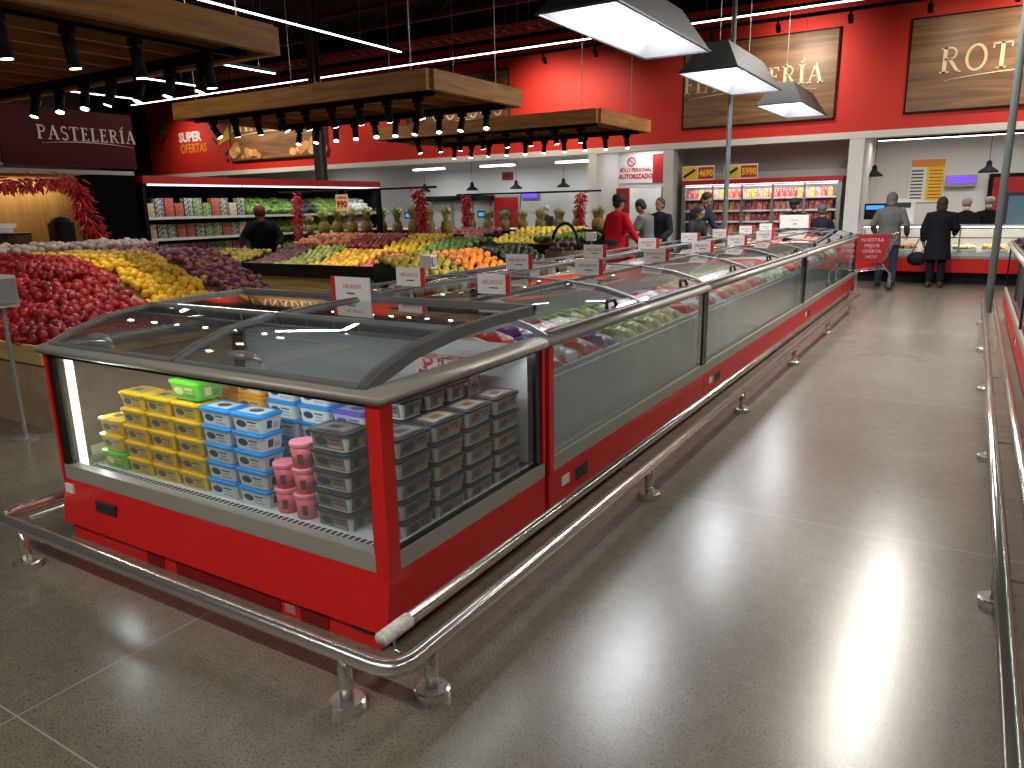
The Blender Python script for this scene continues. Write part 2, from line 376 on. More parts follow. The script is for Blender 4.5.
# back rooms
struct(B(-25, 4, 19.9, 20.1, 0, 3.05).build('wall_back', M['white']))
struct(B(-8.0, -6.1, 18.3, 18.5, 2.0, 3.05).build('wall_passage', M['white']))
struct(B(-8.12, -7.9, WY+.3, 19.9, 0, 3.05).build('wall_prep_side', M['white']))
struct(B(-6.2, -6.05, WY+.3, 19.9, 0, 3.05).build('wall_alcove_side', M['white']))
struct(B(-2.26, -2.08, WY+.3, 19.9, 0, 3.05).build('wall_deli_side', M['white']))
struct(B(-6.05, -2.26, 18.2, 18.4, 0, 3.05).build('wall_fridge_alcove', M['white']))
struct(B(-25.4, 12, WY+.26, 20.1, 3.05, 3.15).build('ceiling_back_rooms', M['white']))
struct(B(4, 4.2, WY+.3, 20.1, 0, 3.05).build('wall_deli_right', M['white']))

# ------------------------------------------------------------------ signs on the red wall
def board(name, x0, x1, z0, z1, label, m=None, y=WY-.06):
    t = thing(name, ((x0+x1)/2, y, (z0+z1)/2), label, 'sign')
    w2, h2 = (x1-x0)/2, (z1-z0)/2
    B(-w2, w2, 0, .06, -h2, h2).build('sign_panel', m or M['signwood'], t)
    fr = MB(); e = .03
    for a in ((-w2, w2, -h2, -h2+e), (-w2, w2, h2-e, h2), (-w2, -w2+e, -h2, h2), (w2-e, w2, -h2, h2)): fr.box(a[0], a[1], -.008, 0, a[2], a[3])
    fr.build('sign_edge', M['black'], t)
    return t
t = board('department_sign', -5.8, -2.62, 3.2, 4.93, 'dark wood-grain sign reading FIAMBRERÍA on the red wall behind the hanging hoods')
serif('FIAMBRERÍA', .37, M['gold'], t, (-.12, -.012, .05), (pi/2, 0, 0), gap=.08)
t = board('department_sign', -1.38, 2.2, 3.2, 4.9, 'dark wood-grain sign reading ROTISERÍA at the right end of the red wall')
serif('ROTISERÍA', .44, M['gold'], t, (.28, -.012, .05), (pi/2, 0, 0))
t = board('department_sign', -13.6, -10.3, 3.35, 4.97, 'brown sign reading QUESOS half hidden behind the far timber frame')
serif('QUESOS', .46, M['gold'], t, (.3, -.012, -.05), (pi/2, 0, 0))
t = board('department_sign', -21.0, -16.7, 3.2, 4.75, 'dark PANADERÍA sign with loaves pictured along its lower edge')
serif('PANADERÍA', .5, M['gold'], t, (-.1, -.012, .38), (pi/2, 0, 0))
LM = (MB(), MB())
for k in range(46):
    side = k % 2; mb = LM[side]; u = random.random()**1.4; x = (-2.05+u*1.5) if side else (2.05-u*1.7)
    r = random.uniform(.08, .2)*(1.15-u*.5); z = -.72+r*.6+random.uniform(0, .38)*(1-u)
    mb.cur = k % 3; n = 10
    mb.add([(x, -.011-.0004*k, z)]+[(x+r*cos(2*pi*j/n), -.011-.0004*k, z+r*.8*sin(2*pi*j/n)) for j in range(n)], [(0, j+1, (j+1) % n+1) for j in range(n)])
LP_ = [mat('crust_print', (.62, .3, .1), .5), mat('roll_print', (.75, .45, .2), .5), mat('toast_print', (.5, .2, .06), .5)]
for q in LM: q.build('loaf_picture', LP_, t)
# offers graphic straight on the wall
t = thing('wall_lettering', (-23, WY-.01, 3.9), 'white and orange SUPER OFERTAS lettering with a small cart emblem on the red wall', 'sign')
text('SUPER', .42, M['paper'], t, (-.1, 0, .2), name='white_word', bold=.02)
text('OFERTAS', .4, M['orange'], t, (.05, 0, -.17), name='orange_word', bold=.012, sx=.85)
mb = MB(); mb.cur = 0
mb.add([(1.3,-.005,-.15),(1.95,-.005,.05),(2.1,-.005,.3),(1.9,-.005,.45)], [(0,1,2,3)]); mb.cur = 1
mb.add([(1.65,-.004,-.5),(2.2,-.004,-.2),(2.25,-.004,-.1),(1.6,-.004,-.4)], [(0,1,2,3)]); mb.tube([(1.3,-.01,-.1),(1.1,-.01,.1)], .02, 4)
mb.ell((1.75,-.01,-.62), .06); mb.ell((2.15,-.01,-.45), .06)
mb.build('cart_emblem', [M['yellow'], M['ink']], t)
t = thing('wall_emblem', (-24.6, WY-.01, 4.35), 'small dark cart emblem at the left end of the red wall', 'emblem')
mb = MB(); mb.add([(-.3,0,-.15),(.2,0,.0),(.35,0,.3),(.15,0,.4)], [(0,1,2,3)]); mb.cur=1; mb.add([(-.1,0,-.4),(.3,0,-.15),(.35,0,-.05),(-.15,0,-.3)], [(0,1,2,3)])
mb.build('emblem_mark', [mat('dull_gold', (.4, .25, .02), .5), M['ink']], t)

# ------------------------------------------------------------------ ceiling steelwork
def bar_thing(name, p0, p1, r, m, label, cat):
    mb = MB(); mb.tube([p0, p1], r, 8); return tag(mb.build(name, m), label, cat)
def ladder_tray(p0, p1, wd, label):
    p0, p1 = Vector(p0), Vector(p1); d = (p1-p0); L = d.length; e = d.normalized(); n = Vector((-e.y, e.x, 0))
    mb = MB()
    for s in (-1, 1):
        a = p0+n*wd/2*s; b = p1+n*wd/2*s; mb.cbox((a+b)/2, (L, .02, .1), atan2(e.y, e.x))
    k = int(L/.3)
    for i in range(k): c = p0+e*(i+.5)*L/k; mb.cbox(c, (.03, wd, .03), atan2(e.y, e.x))
    for i in range(4):
        c = p0+e*(i+.5)*L/4
        for s in (-1, 1): q = c+n*wd/2*s; mb.tube([q, (q.x, q.y, ZC)], .006, 5)
    return tag(mb.build('cable_tray', M['tray']), label, 'cable tray')
ladder_tray((-19, 14.4, 5.2), (-7.2, 14.4, 5.2), .5, 'dark red ladder cable tray hung under the black ceiling above the timber frames')
ladder_tray((-15, 9, 5.7), (-4, 9, 5.7), .4, 'second ladder cable tray, nearer and higher under the black ceiling')
for i, y in enumerate((3, 7, 11, 15)):
    mb = MB()
    mb.box(-28, 12, y-.05, y+.05, 6.3, 6.42); mb.box(-28, 12, y-.05, y+.05, 5.85, 5.93)
    for k in range(40): x = -28+k; mb.tube([(x, y, 5.9), (x+.5, y, 6.35), (x+1, y, 5.9)], .02, 4)
    struct(mb.build('trim_%d' % (i+10), M['ceil2']))
# rail of wall washers in front of the red wall
rail = thing('washer_rail', (0, 15.45, 4.9), 'long black lighting rail with small washer lamps in front of the red wall top', 'light rail')
B(-22, 4, -.03, .03, -.03, .03).build('rail', M['black'], rail)
mb = MB(); ml = MB()
WASH = [-23.4, -18.6, -12.0, -9.2, -7.6, -4.0, -3.0, .3, 1.3]
for x in [-21+1.25*k for k in range(20)]:
    h = MB(); h.tube([(x, 0, -.03), (x, 0, -.12)], .02, 6); h.tube([(x, .0, -.1), (x, .1, -.2)], .045, 8); h.build('washer_head', M['black'], rail)
for x, e, tz in ((-22.8, 420, 3.9), (-18.8, 450, 3.8), (-20.0, 520, 3.3), (-17.6, 520, 3.3), (-12.2, 420, 3.9), (-9.3, 520, 4.1), (-7.9, 260, 3.9), (-3.3, 640, 4.4), (.9, 800, 4.4), (-.6, 160, 4.3), (-8.6, 260, 4.1), (-5.9, 70, 3.9), (-15.3, 260, 4.0)):
    d = Vector((0, 1.0, tz-4.8)); lamp('SPOT', rail, (x, .1, -.2), e*.28, (1, .84, .66), d.to_track_quat('-Z', 'Y').to_euler(), .06, angle=120, blend=1, name='washer_light')
# steel column rising behind the produce fridge
mb = MB(); mb.box(-.1, .1, -.1, -.08, 0, ZC); mb.box(-.1, .1, .08, .1, 0, ZC); mb.box(-.015, .015, -.08, .08, 0, ZC)
o = mb.build('trim_20', mat('column_steel', (.09, .09, .085), .55), loc=(-12.8, 12.75, 0)); struct(o)

# ------------------------------------------------------------------ linear LED lights
def led(p0, p1, label, drop=None, power=0, m='led', wd=.05):
    p0, p1 = Vector(p0), Vector(p1); c = (p0+p1)/2; d = p1-p0; L = d.length; a = atan2(d.y, d.x)
    t = thing('linear_light', c, label, 'light', rz=a)
    B(-L/2, L/2, -wd/2-.01, wd/2+.01, 0, .05).build('housing', M['black'], t)
    B(-L/2+.01, L/2-.01, -wd/2, wd/2, -.012, 0).build('diffuser', M[m], t)
    k = max(2, int(L/2.4)); 
    top = drop or ZC
    for i in range(k):
        x = -L/2+(i+.5)*L/k; h = MB(); h.tube([(x, 0, .05), (x, 0, top-c.z)], .004, 5); h.build('cable', M['steeldull'], t)
    if power: lamp('AREA', t, (0, 0, -.03), power, (1, .94, .85), (0, 0, 0), L, .05, name='strip_light')
    return t
led((-20, 13.0, 4.5), (-6.05, 13.0, 4.5), 'long white LED line crossing above the timber frames', power=80)
led((-4.9, 13.0, 4.5), (-1.66, 13.0, 4.5), 'white LED line crossing behind the hanging hoods', power=90)
led((-9.55, 7.4, 4.5), (-9.63, 11.9, 4.5), 'slanting white LED line near the top of the picture', power=60)
led((-10.5, 8.2, 3.9), (-10.5, 9.55, 3.9), 'short LED line just right of the nearest timber frame', power=16)
led((-12.6, 8.15, 3.9), (-12.6, 9.6, 3.9), 'short LED line above the right half of the pastry sign', power=16)
led((-14.95, 8.15, 3.9), (-14.95, 9.75, 3.9), 'short LED line above the left half of the pastry sign', power=16)
# out of frame: lines whose streaks show in the floor, and added, unseen lines
led((-.62, 7.4, 4.5), (-.58, 13.0, 4.5), 'white LED line running above the aisle', power=340)
led((2.6, -2, 4.5), (2.6, 13, 4.5), 'added unseen LED line above the right-hand freezer row', power=120)  # added lamp line, out of view
led((-9.8, 4.95, 4.6), (-7.6, 4.95, 4.6), 'short LED line above the near timber frame', power=40)
led((-5.5, -1.5, 4.5), (.5, -1.5, 4.5), 'added unseen fill LED line crossing behind the viewer', power=215)  # added fill lamp, out of view, brightens the cabinet front and near floor

# ------------------------------------------------------------------ hanging trapezoid hoods over the island
for i, (y0, y1) in enumerate(((5.45, 7.72), (8.75, 10.95), (12.35, 14.55))):
    xc, yc, zb = -2.72, (y0+y1)/2, 3.05; L = (y1-y0)/2
    t = thing('pendant_hood', (xc, yc, zb), ('nearest and largest', 'middle', 'farthest and smallest')[i]+' of the three black trapezoid hood lamps over the freezer island', 'lamp')
    W, w2, l2, h = .34, .14, L-.28, .34
    mb = MB(); a = [(-W,-L,0),(W,-L,0),(W,L,0),(-W,L,0)]; b = [(-w2,-l2,h),(w2,-l2,h),(w2,l2,h),(-w2,l2,h)]
    mb.add(a+b, [(0,1,5,4),(1,2,6,5),(2,3,7,6),(3,0,4,7),(4,5,6,7)])
    mb.build('hood_shell', M['hood'], t)
    k = .975; mb = MB(); a = [(x*k, y*.994, .0) for x, y, z in a]; b = [(x*.93, y*.99, h-.012) for x, y, z in b]
    mb.add(a+b, [(0,1,5,4),(1,2,6,5),(2,3,7,6),(3,0,4,7),(4,5,6,7)]); mb.build('reflector', M['reflector'], t)
    mb = MB(); e = .012
    for q in ((-W,W,-L-e,-L+e),(-W,W,L-e,L+e),(-W-e,-W+e,-L,L),(W-e,W+e,-L,L)): mb.box(q[0], q[1], q[2], q[3], -.012, .004)
    mb.build('rim', M['hood'], t)
    for s in (-.5, .5):
        q = MB(); q.smooth = True; q.ell((0, s*L*1.05, h-.09), (.055, .055, .07)); q.build('bulb', M['bulb'], t)
    lamp('AREA', t, (0, 0, h-.05), 66, (.96, .97, 1), (0, 0, 0), .2, 2*l2, name='hood_light')
    for s in (-1, 1):
        q = MB(); q.tube([(0, s*l2*.8, h), (0, s*l2*.8, ZC-zb)], .004, 5); q.build('cable', M['steeldull'], t)
# grey service poles
tag(MB().tube([(-3.13, 11.2, 1.0), (-3.13, 11.2, ZC)], .035, 10).build('service_pole', M['pole']), 'grey service pole dropping from the ceiling into the freezer island between the hoods', 'pole')

# ------------------------------------------------------------------ timber frames with track spots
def spot(parent_loc, aim, label, group, light=0, scale=1, up=3.0, big=False):
    x, y = parent_loc
    t = thing('track_spotlight', (x, y, up), label, 'spotlight', group)
    L = .17 if big else .14; r = .04
    MB().box(-.06, .06, -.02, .02, -.05, 0).build('adapter', M['black'], t)
    d = Vector(aim).normalized(); p = Vector((0, 0, -.08)); q = p+d*L
    mb = MB(); mb.smooth = True; mb.tube([(0, 0, -.05), (0, 0, -.09)], .014, 6); mb.tube([p-d*.02, q], r, 12); mb.build('lamp_body', M['black'], t)
    mb = MB(); mb.tube([q-d*.004, q+d*.004], r*.86, 12); mb.build('lens', M['lens'], t)
    if light: lamp('SPOT', t, q+d*.03, light, (1, .86, .68), d.to_track_quat('-Z', 'Y').to_euler(), .04, angle=62, blend=.6, name='spot_light')
    return t
def pergola(x0, x1, y0, y1, zb, label):
    t = thing('timber_frame', ((x0+x1)/2, (y0+y1)/2, zb), label, 'ceiling frame')
    X, Y = (x1-x0)/2, (y1-y0)/2; h = .2
    for y in (-Y, Y): B(-X, X, y-.04, y+.04, 0, h).build('beam', M['wood'], t)
    for x in (-X, X): B(x-.04, x+.04, -Y+.04, Y-.04, 0, h).build('beam', M['woodx'], t)
    n = int(2*X/.42)
    for i in range(1, n):
        x = -X+i*2*X/n; B(x-.02, x+.02, -Y+.04, Y-.04, .05, .17).build('joist', M['woodx'], t)
    B(-X+.04, X-.04, -Y+.04, Y-.04, .17, .2).build('deck', M['wood'], t)
    for y in (-Y+.22, Y-.22): B(-X+.1, X-.1, y-.02, y+.02, -.03, .05).build('track', M['black'], t)
    for y in (-Y+.22, Y-.22):
        pass
    for x in (-X+.3, X-.3):
        for y in (-Y+.1, Y-.1):
            q = MB(); q.tube([(x, y, h), (x, y, ZC-zb)], .005, 5); q.build('cable', M['steeldull'], t)
    return t
PZ = 2.78
pergola(-11.2, -4.75, 1.4, 4.35, PZ, 'nearest timber ceiling frame, at the top left corner')
pergola(-9.0, -4.88, 6.45, 8.3, PZ, 'middle timber ceiling frame crowded with track spotlights')
pergola(-9.15, -4.88, 10.5, 12.6, PZ, 'farthest timber ceiling frame, above the fruit displays')
def spots(xs, y, aimf, lab, light, big=False):
    for i, x in enumerate(xs):
        spot((x, y), aimf(i, x), lab(i), 'track spotlights', light, up=2.97, big=big)
fr = ['nearest', 'middle', 'farthest']
for i, y in enumerate((3.86, 3.3, 2.85, 2.45)):
    spot((-4.95, y), (0, .12, -1), '%s large cylinder spotlight from the back along the right edge of the nearest timber frame' % nth(i).capitalize(), 'track spotlights', 18, up=PZ-.03, big=True)
tr = thing('light_track', (-4.95, 2.9, PZ-.03), 'black lighting track along the right edge of the nearest timber frame', 'light track')
B(-.02, .02, -1.4, 1.25, 0, .028).build('track_bar', M['black'], tr)
def spots(xs, y, aimf, lab, light):
    for i, x in enumerate(xs): spot((x, y), aimf(i, x), lab(i), 'track spotlights', light, up=PZ-.03)
R_ = random.uniform
spots([-5.35-.42*i for i in range(7)], 4.13, lambda i, x: (R_(-.3, .3), -.3, -1), lambda i: '%s black spotlight from the right on the rear track of the nearest timber frame' % nth(i).capitalize(), 16)
spots([-5.2-.42*i for i in range(9)], 6.67, lambda i, x: (R_(-.2, .5), .35, -1), lambda i: '%s black spotlight from the right on the front track of the middle timber frame' % nth(i).capitalize(), 16)
spots([-5.25-.36*i for i in range(10)], 8.08, lambda i, x: (R_(-.1, .45), -.35, -1), lambda i: '%s lit spotlight from the right on the rear track of the middle timber frame' % nth(i).capitalize(), 16)
spots([-5.25-.45*i for i in range(8)], 10.72, lambda i, x: (R_(-.2, .3), .1, -1), lambda i: '%s spotlight from the right on the front track of the farthest timber frame' % nth(i).capitalize(), 14)
spots([-5.2-.4*i for i in range(10)], 12.38, lambda i, x: (R_(-.1, .25), -.2, -1), lambda i: '%s spotlight from the right on the rear track of the farthest timber frame' % nth(i).capitalize(), 14)

def wb(mb, name, m, parent):
    """build from world coordinates, with vertices stored relative to the parent thing"""
    p = parent
    off = Vector((0, 0, 0))
    while p is not None: off += p.location; p = p.parent
    mb.v = [(x-off.x, y-off.y, z-off.z) for x, y, z in mb.v]
    return mb.build(name, m, parent)

# ================================================================== FREEZER ISLAND
XR, XL, XC = -1.66, -3.80, -2.73
YF, YD = 1.84, 3.0
ZR = 1.0
PROF = [(0, .0), (.10, .045), (.28, .095), (.55, .128), (.8, .138), (1.06, .142)]
def arcz(u):
    for (a, za), (b, zb) in zip(PROF[:-1], PROF[1:]):
        if u <= b: return ZR+.005+za+(zb-za)*(u-a)/(b-a)
    return ZR+.005+PROF[-1][1]
US = [0, .05, .1, .19, .28, .41, .55, .8, 1.06]
def cabinet_row(xs, xc, y0, y1, nl, s, label, endpost=False, darkpost=True, xw=None):
    """one run of island freezer; xs = glass face, xc = island centre, s = +1 if the face looks to +x"""
    W = abs(xs-xc)
    t = thing('island_freezer', ((xs+xc)/2, (y0+y1)/2, 0), label, 'freezer')
    X = lambda u: xs-s*u
    def bx(mb, u0, u1, *r):
        a, b = sorted((X(u0), X(u1))); return mb.box(a, b, *r)
    g = .004
    wb(bx(MB(), .06, W-.005, y0+g, y1-g, .0, .13), 'kick_plate', M['red'], t)
    mb = MB(); p = [(X(0), .13), (X(0), .31), (X(W-.005), .31), (X(W-.005), .1), (X(.05), .1)]
    mb.prism(p, y0+g, y1-g); wb(mb, 'base_body', M['red'], t)
    wb(bx(MB(), .0, .05, y0+g, y1-g, .312, .385), 'glass_sill', M['grey'], t)
    # inner liner: low white wall added to stand in for grey reflection, floor
    mb = MB(); bx(mb, .10, .12, y0+g, y1-g, .31, .74); bx(mb, .12, W-.01, y0+g, y1-g, .45, .47); bx(mb, W-.03, W-.01, y0+g, y1-g, .47, .97)
    wb(mb, 'liner', M['whitegloss'], t)
    wb(bx(MB(), .012, .022, y0+.05, y1-.05, .385, .945), 'side_glass', M['glass_side'], t)
    mb = MB()
    for y in (y0+g, y1-.05): bx(mb, .003, .05, y, y+.046, .385, .945)
    wb(mb, 'upright', M['blackgloss'] if darkpost else M['red'], t)
    if endpost: wb(bx(MB(), -.008, .05, y0, y0+.045, .31, .945), 'red_post', M['red'], t)
    # rim bullnose
    mb = MB(); mb.smooth = True
    ring = []
    for yy in (y0+.001, y1-.001):
        ring.append([(X(.03-.06*sin(pi*k/8)), yy, .972-.03*cos(pi*k/8)) for k in range(9)]+[(X(.065), yy, 1.0), (X(.065), yy, .942)])
    mb.rings(ring); wb(mb, 'rim', M['grey'], t)
    # lids
    for i in range(nl):
        a, b = y0+(y1-y0)*i/nl, y0+(y1-y0)*(i+1)/nl
        mb = MB(); w = .022
        for yy in (a+.003, b-w-.003):
            n = len(US)
            up = [(X(u), arcz(u)) for u in US]; lo = [(X(u), arcz(u)-.03) for u in US][::-1]
            for k in range(n-1): mb.prism([up[k], up[k+1], lo[n-2-k], lo[n-1-k]], yy, yy+w)
        bx(mb, .0, .03, a+.025, b-.025, ZR, ZR+.018); bx(mb, .53, .55, a+.02, b-.02, arcz(.54)-.02, arcz(.54)+.002)
        lf = wb(mb, 'lid', M['lidframe'], t)
        mb = MB(); vs = []; mb.smooth = True
        for zo in (0, -.006):
            for yy in (a+.02, b-.02): vs += [(X(u), yy, arcz(u)-.006+zo) for u in US]
        n = len(US); fs = []
        for k in range(n-1):
            fs.append((k, k+1, n+k+1, n+k)); fs.append((2*n+k, 3*n+k, 3*n+k+1, 2*n+k+1))
        fs += [(0, n, 3*n, 2*n), (n-1, 3*n-1, 4*n-1, 2*n-1)]
        mb.add(vs, fs); wb(mb, 'lid_glass', M['glass_lid'], lf)
        mb = MB(); mb.smooth = True; ym = (a+b)/2+.25
        mb.tube([(X(.06), ym-.07, arcz(.06)-.005), (X(.07), ym-.05, arcz(.07)+.03), (X(.07), ym+.05, arcz(.07)+.03), (X(.06), ym+.07, arcz(.06)-.005)], .011, 7)
        wb(mb, 'lid_handle', M['rubber'], lf)
    # controls
    mb = MB(); bx(mb, -.004, 0, y0+.30, y0+.44, .18, .25); 
    wb(mb, 'control_panel', M['ink'], t)
    mb = MB(); bx(mb, -.003, 0, y0+.14, y0+.22, .2, .25); wb(mb, 'rating_label', M['paper'], t)
    return t
Y1, Y2, Y3 = 5.56, 9.56, 14.1
for (a, b, n, nm) in ((YD+.035, Y1, 2, 'first'), (Y1, Y2, 3, 'second'), (Y2, Y3, 4, 'last')):
    cabinet_row(XR, XC, a, b, n, 1, '%s red glass-sided freezer unit behind the ice cream cabinet, on the aisle side' % nm, endpost=(a < 3.1))
    cabinet_row(XL, XC, a, b, n, -1, '%s red glass-sided freezer unit behind the ice cream cabinet, on the fruit side' % nm)
# central ridge rail
mb = MB(); mb.box(XC-.037, XC+.037, YD+.04, Y3, 1.151, 1.16)
tag(mb.build('ridge_rail', M['lidframe']), 'long dark rail along the ridge between the two freezer rows', 'rail')

# ---- end cabinet with the ice cream
t = thing('ice_cream_cabinet', ((XR+XL)/2, (YF+YD)/2, 0), 'red glass-fronted end freezer full of ice cream tubs, nearest the viewer', 'freezer')
E_ = .035
mb = MB(); mb.box(XL+.04, XR-.05, YF-.01, YD-.01, 0, .085); wb(mb, 'kick_plate', M['red'], t)
mb = MB()
mb.add([(XL,YF-.035,.088),(XR,YF-.035,.088),(XR,YD-.002,.088),(XL,YD-.002,.088),(XL,YF,.31),(XR,YF,.31),(XR,YD-.002,.31),(XL,YD-.002,.31),
        (XL+.02,YF-.02,.078),(XR-.015,YF-.02,.078),(XR-.015,YD-.002,.078),(XL+.02,YD-.002,.078)],
       [(0,1,5,4),(1,2,6,5),(2,3,7,6),(3,0,4,7),(4,5,6,7),(8,9,1,0),(9,10,2,1),(11,10,9,8),(3,11,8,0),(2,10,11,3)])
wb(mb, 'base_body', M['red'], t)
mb = MB(); mb.box(XL+.0, XR, YF-.0, YF+.05, .312, .385); mb.box(XR-.05, XR, YF+.05, YD-.002, .312, .385); mb.box(XL, XL+.05, YF+.05, YD-.002, .312, .385)
wb(mb, 'glass_sill', M['grey'], t)
wb(MB().box(XL+.06, XR-.07, YF+.014, YF+.022, .385, .945), 'front_glass', M['glass'], t)
wb(MB().box(XR-.022, XR-.014, YF+.07, YD-.05, .385, .945), 'side_glass', M['glass'], t)
wb(MB().box(XL+.014, XL+.022, YF+.05, YD-.05, .385, .945), 'side_glass', M['glass'], t)
wb(MB().box(XR-.06, XR+.004, YF-.004, YF+.06, .31, .95), 'corner_post', M['red'], t)
wb(MB().box(XL-.004, XL+.02, YF-.004, YF+.03, .31, .95), 'corner_post', M['red'], t)
wb(MB().box(XR-.03, XR+.004, YD-.022, YD-.002, .385, .95), 'rear_post', M['red'], t)
for q in ((XL+.02, XL+.06, YF+.004, YF+.04, .385, .95), (XR-.07, XR-.06, YF+.004, YF+.03, .385, .95), (XL+.06, XR-.07, YF+.004, YF+.03, .935, .95), (XR-.03, XR-.004, YF+.06, YF+.07, .385, .95), (XR-.05, XR-.004, YD-.075, YD-.03, .385, .95), (XR-.03, XR-.004, YF+.07, YD-.05, .938, .95), (XL+.004, XL+.05, YD-.075, YD-.03, .385, .95), (XR-.03, XR-.004, YF+.07, YD-.05, .385, .395)): wb(MB().box(*q), 'door_seal', M['blackgloss'], t)

# rim bullnose on three sides
path = [(XL, YD), (XL, YF), (XR, YF), (XR, YD)]
prof = [(.03-.06*sin(pi*k/8), .972-.03*cos(pi*k/8)) for k in range(9)]+[(.065, 1.0), (.065, .942)]
def rim_ring(x, y, nx, ny): return [(x-nx*a, y-ny*a, z) for a, z in prof]
mb = MB(); mb.smooth = True
mb.rings([rim_ring(XL, YD-.001, -1, 0), rim_ring(XL, YF, -1, -1), rim_ring(XR, YF, 1, -1), rim_ring(XR, YD-.001, 1, 0)])
wb(mb, 'rim', M['grey'], t)
# liner, deck, air grille, LED bars
mb = MB(); mb.box(XL+.055, XR-.055, YF+.05, YD-.02, .322, .338); mb.box(XL+.08, XR-.06, YD-.03, YD-.012, .38, .96); 
mb.box(XL+.024, XL+.03, YF+.14, YD-.05, .386, .44); mb.box(XR-.055, XR-.051, YF+.14, YD-.03, .338, .385)
wb(mb, 'liner', M['whitegloss'], t)
mb = MB(); mb.box(XL+.09, XR-.09, YF+.05, YF+.12, .35, .362); mb.cur = 1
n = 62
for i in range(n):
    x = XL+.11+(XR-XL-.24)*i/n; mb.box(x, x+.019, YF+.066, YF+.114, .362, .3635)
wb(mb, 'air_grille', [M['whitegloss'], M['ink']], t)
wb(MB().box(XL+.055, XR-.055, YF+.122, YD-.05, .34, .356), 'deck', M['whitegloss'], t)
wb(MB().box(XL+.075, XL+.10, YF+.05, YF+.08, .364, .93), 'led_bar', M['ledsoft'], t)
lamp('AREA', t, (0, YF+.07-(YF+YD)/2, .92), 3.2, (.93, .98, 1), (radians(38), 0, 0), XR-XL-.3, .04, name='cabinet_light')
lamp('AREA', t, (XR-XC-.08, .05, .92), 1.6, (.93, .98, 1), (0, radians(-38), 0), .04, .9, name='cabinet_light')
lamp('AREA', t, (XL-XC+.11, -.42, .66), 1.6, (.93, .98, 1), (0, radians(-90), 0), .4, .03, name='cabinet_light')
# lids: two columns, a front and a rear pane each, with side struts
def ylid(y): return arcz(min(y-YF, 1.06))
YS = [YF, YF+.05, YF+.1, YF+.19, YF+.28, YF+.41, YF+.56, YF+.8, YD+.02]
def strut(mb, x0, x1, th=.035):
    up = [(y, ylid(y)) for y in YS]; lo = [(y, max(ylid(y)-th, ZR-.01)) for y in YS]
    for k in range(len(YS)-1): mb.prism([up[k], up[k+1], lo[k+1], lo[k]], x0, x1, 'x')
mb = MB(); strut(mb, XR-.09, XR-.055, .045); wb(mb, 'lid_strut', M['lidframe'], t)
mb = MB(); strut(mb, XL+.045, XL+.07, .03); wb(mb, 'lid_strut', M['grey'], t)
mb = MB(); strut(mb, XC-.055, XC-.03, .03); wb(mb, 'lid_strut', M['lidframe'], t)
mb = MB(); mb.box(XL+.045, XR-.055, YD-.0, YD+.03, 1.12, 1.15); wb(mb, 'ridge_bar', M['lidframe'], t)
# glass gables between rim and strut
for x in (XR-.07, XL+.056):
    mb = MB(); pts = [(y, ylid(y)-.035) for y in YS[1:]]
    mb.prism([(YS[1], ZR-.01), (YS[-1], ZR-.01)]+pts[::-1], x-.003, x+.003, 'x'); wb(mb, 'gable_glass', M['glass_thin'], t)
for (x0, x1) in ((XL+.07, XC-.055), (XC-.03, XR-.09)):
    for (i0, i1, zo) in ((0, 6, .0), (5, 8, -.012)):
        fr_ = MB(); ys = YS[i0:i1+1]
        fr_.prism([(ys[0]-.004 if i0 == 0 else ys[0], ylid(ys[0])-.005+zo), (ys[0]+.012, ylid(ys[0]+.012)-.005+zo), (ys[0]+.012, ylid(ys[0]+.012)+.004+zo), (ys[0]-.004 if i0 == 0 else ys[0], ylid(ys[0])+.004+zo)], x0, x1, 'x')
        e = ys[-1]; fr_.prism([(e-.018, ylid(e)-.012+zo), (e, ylid(e)-.012+zo), (e, ylid(e)+.004+zo), (e-.018, ylid(e)+.004+zo)], x0, x1, 'x')
        for x in (x0, x1-.014):
            for k in range(len(ys)-1): fr_.prism([(ys[k], ylid(ys[k])-.008+zo), (ys[k+1], ylid(ys[k+1])-.008+zo), (ys[k+1], ylid(ys[k+1])+.004+zo), (ys[k], ylid(ys[k])+.004+zo)], x, x+.014, 'x')
        lf = wb(fr_, 'sliding_lid', M['steeldull'], t)
        g = MB(); g.smooth = True; n = len(ys); vs = [(x, y, ylid(y)-.004+zo) for x in (x0+.01, x1-.01) for y in ys]+[(x, y, ylid(y)-.009+zo) for x in (x0+.01, x1-.01) for y in ys]
        fs = []
        for k in range(n-1): fs += [(k, k+1, n+k+1, n+k), (2*n+k, 3*n+k, 3*n+k+1, 2*n+k+1)]
        g.add(vs, fs); wb(g, 'lid_glass', M['glass_lid'], lf)
        if i0 == 0:
            h = MB(); h.smooth = True; xm = (x0+x1)/2-.18
            h.ell((xm, YF+.075, ZR+.045), (.085, .03, .018), 14, 6); h.tube([(xm+.03, YF+.06, ZR+.05), (xm+.12, YF+.055, ZR+.045), (xm+.13, YF+.06, ZR+.03)], .008, 6)
            wb(h, 'lid_handle', M['steeldull'], lf)
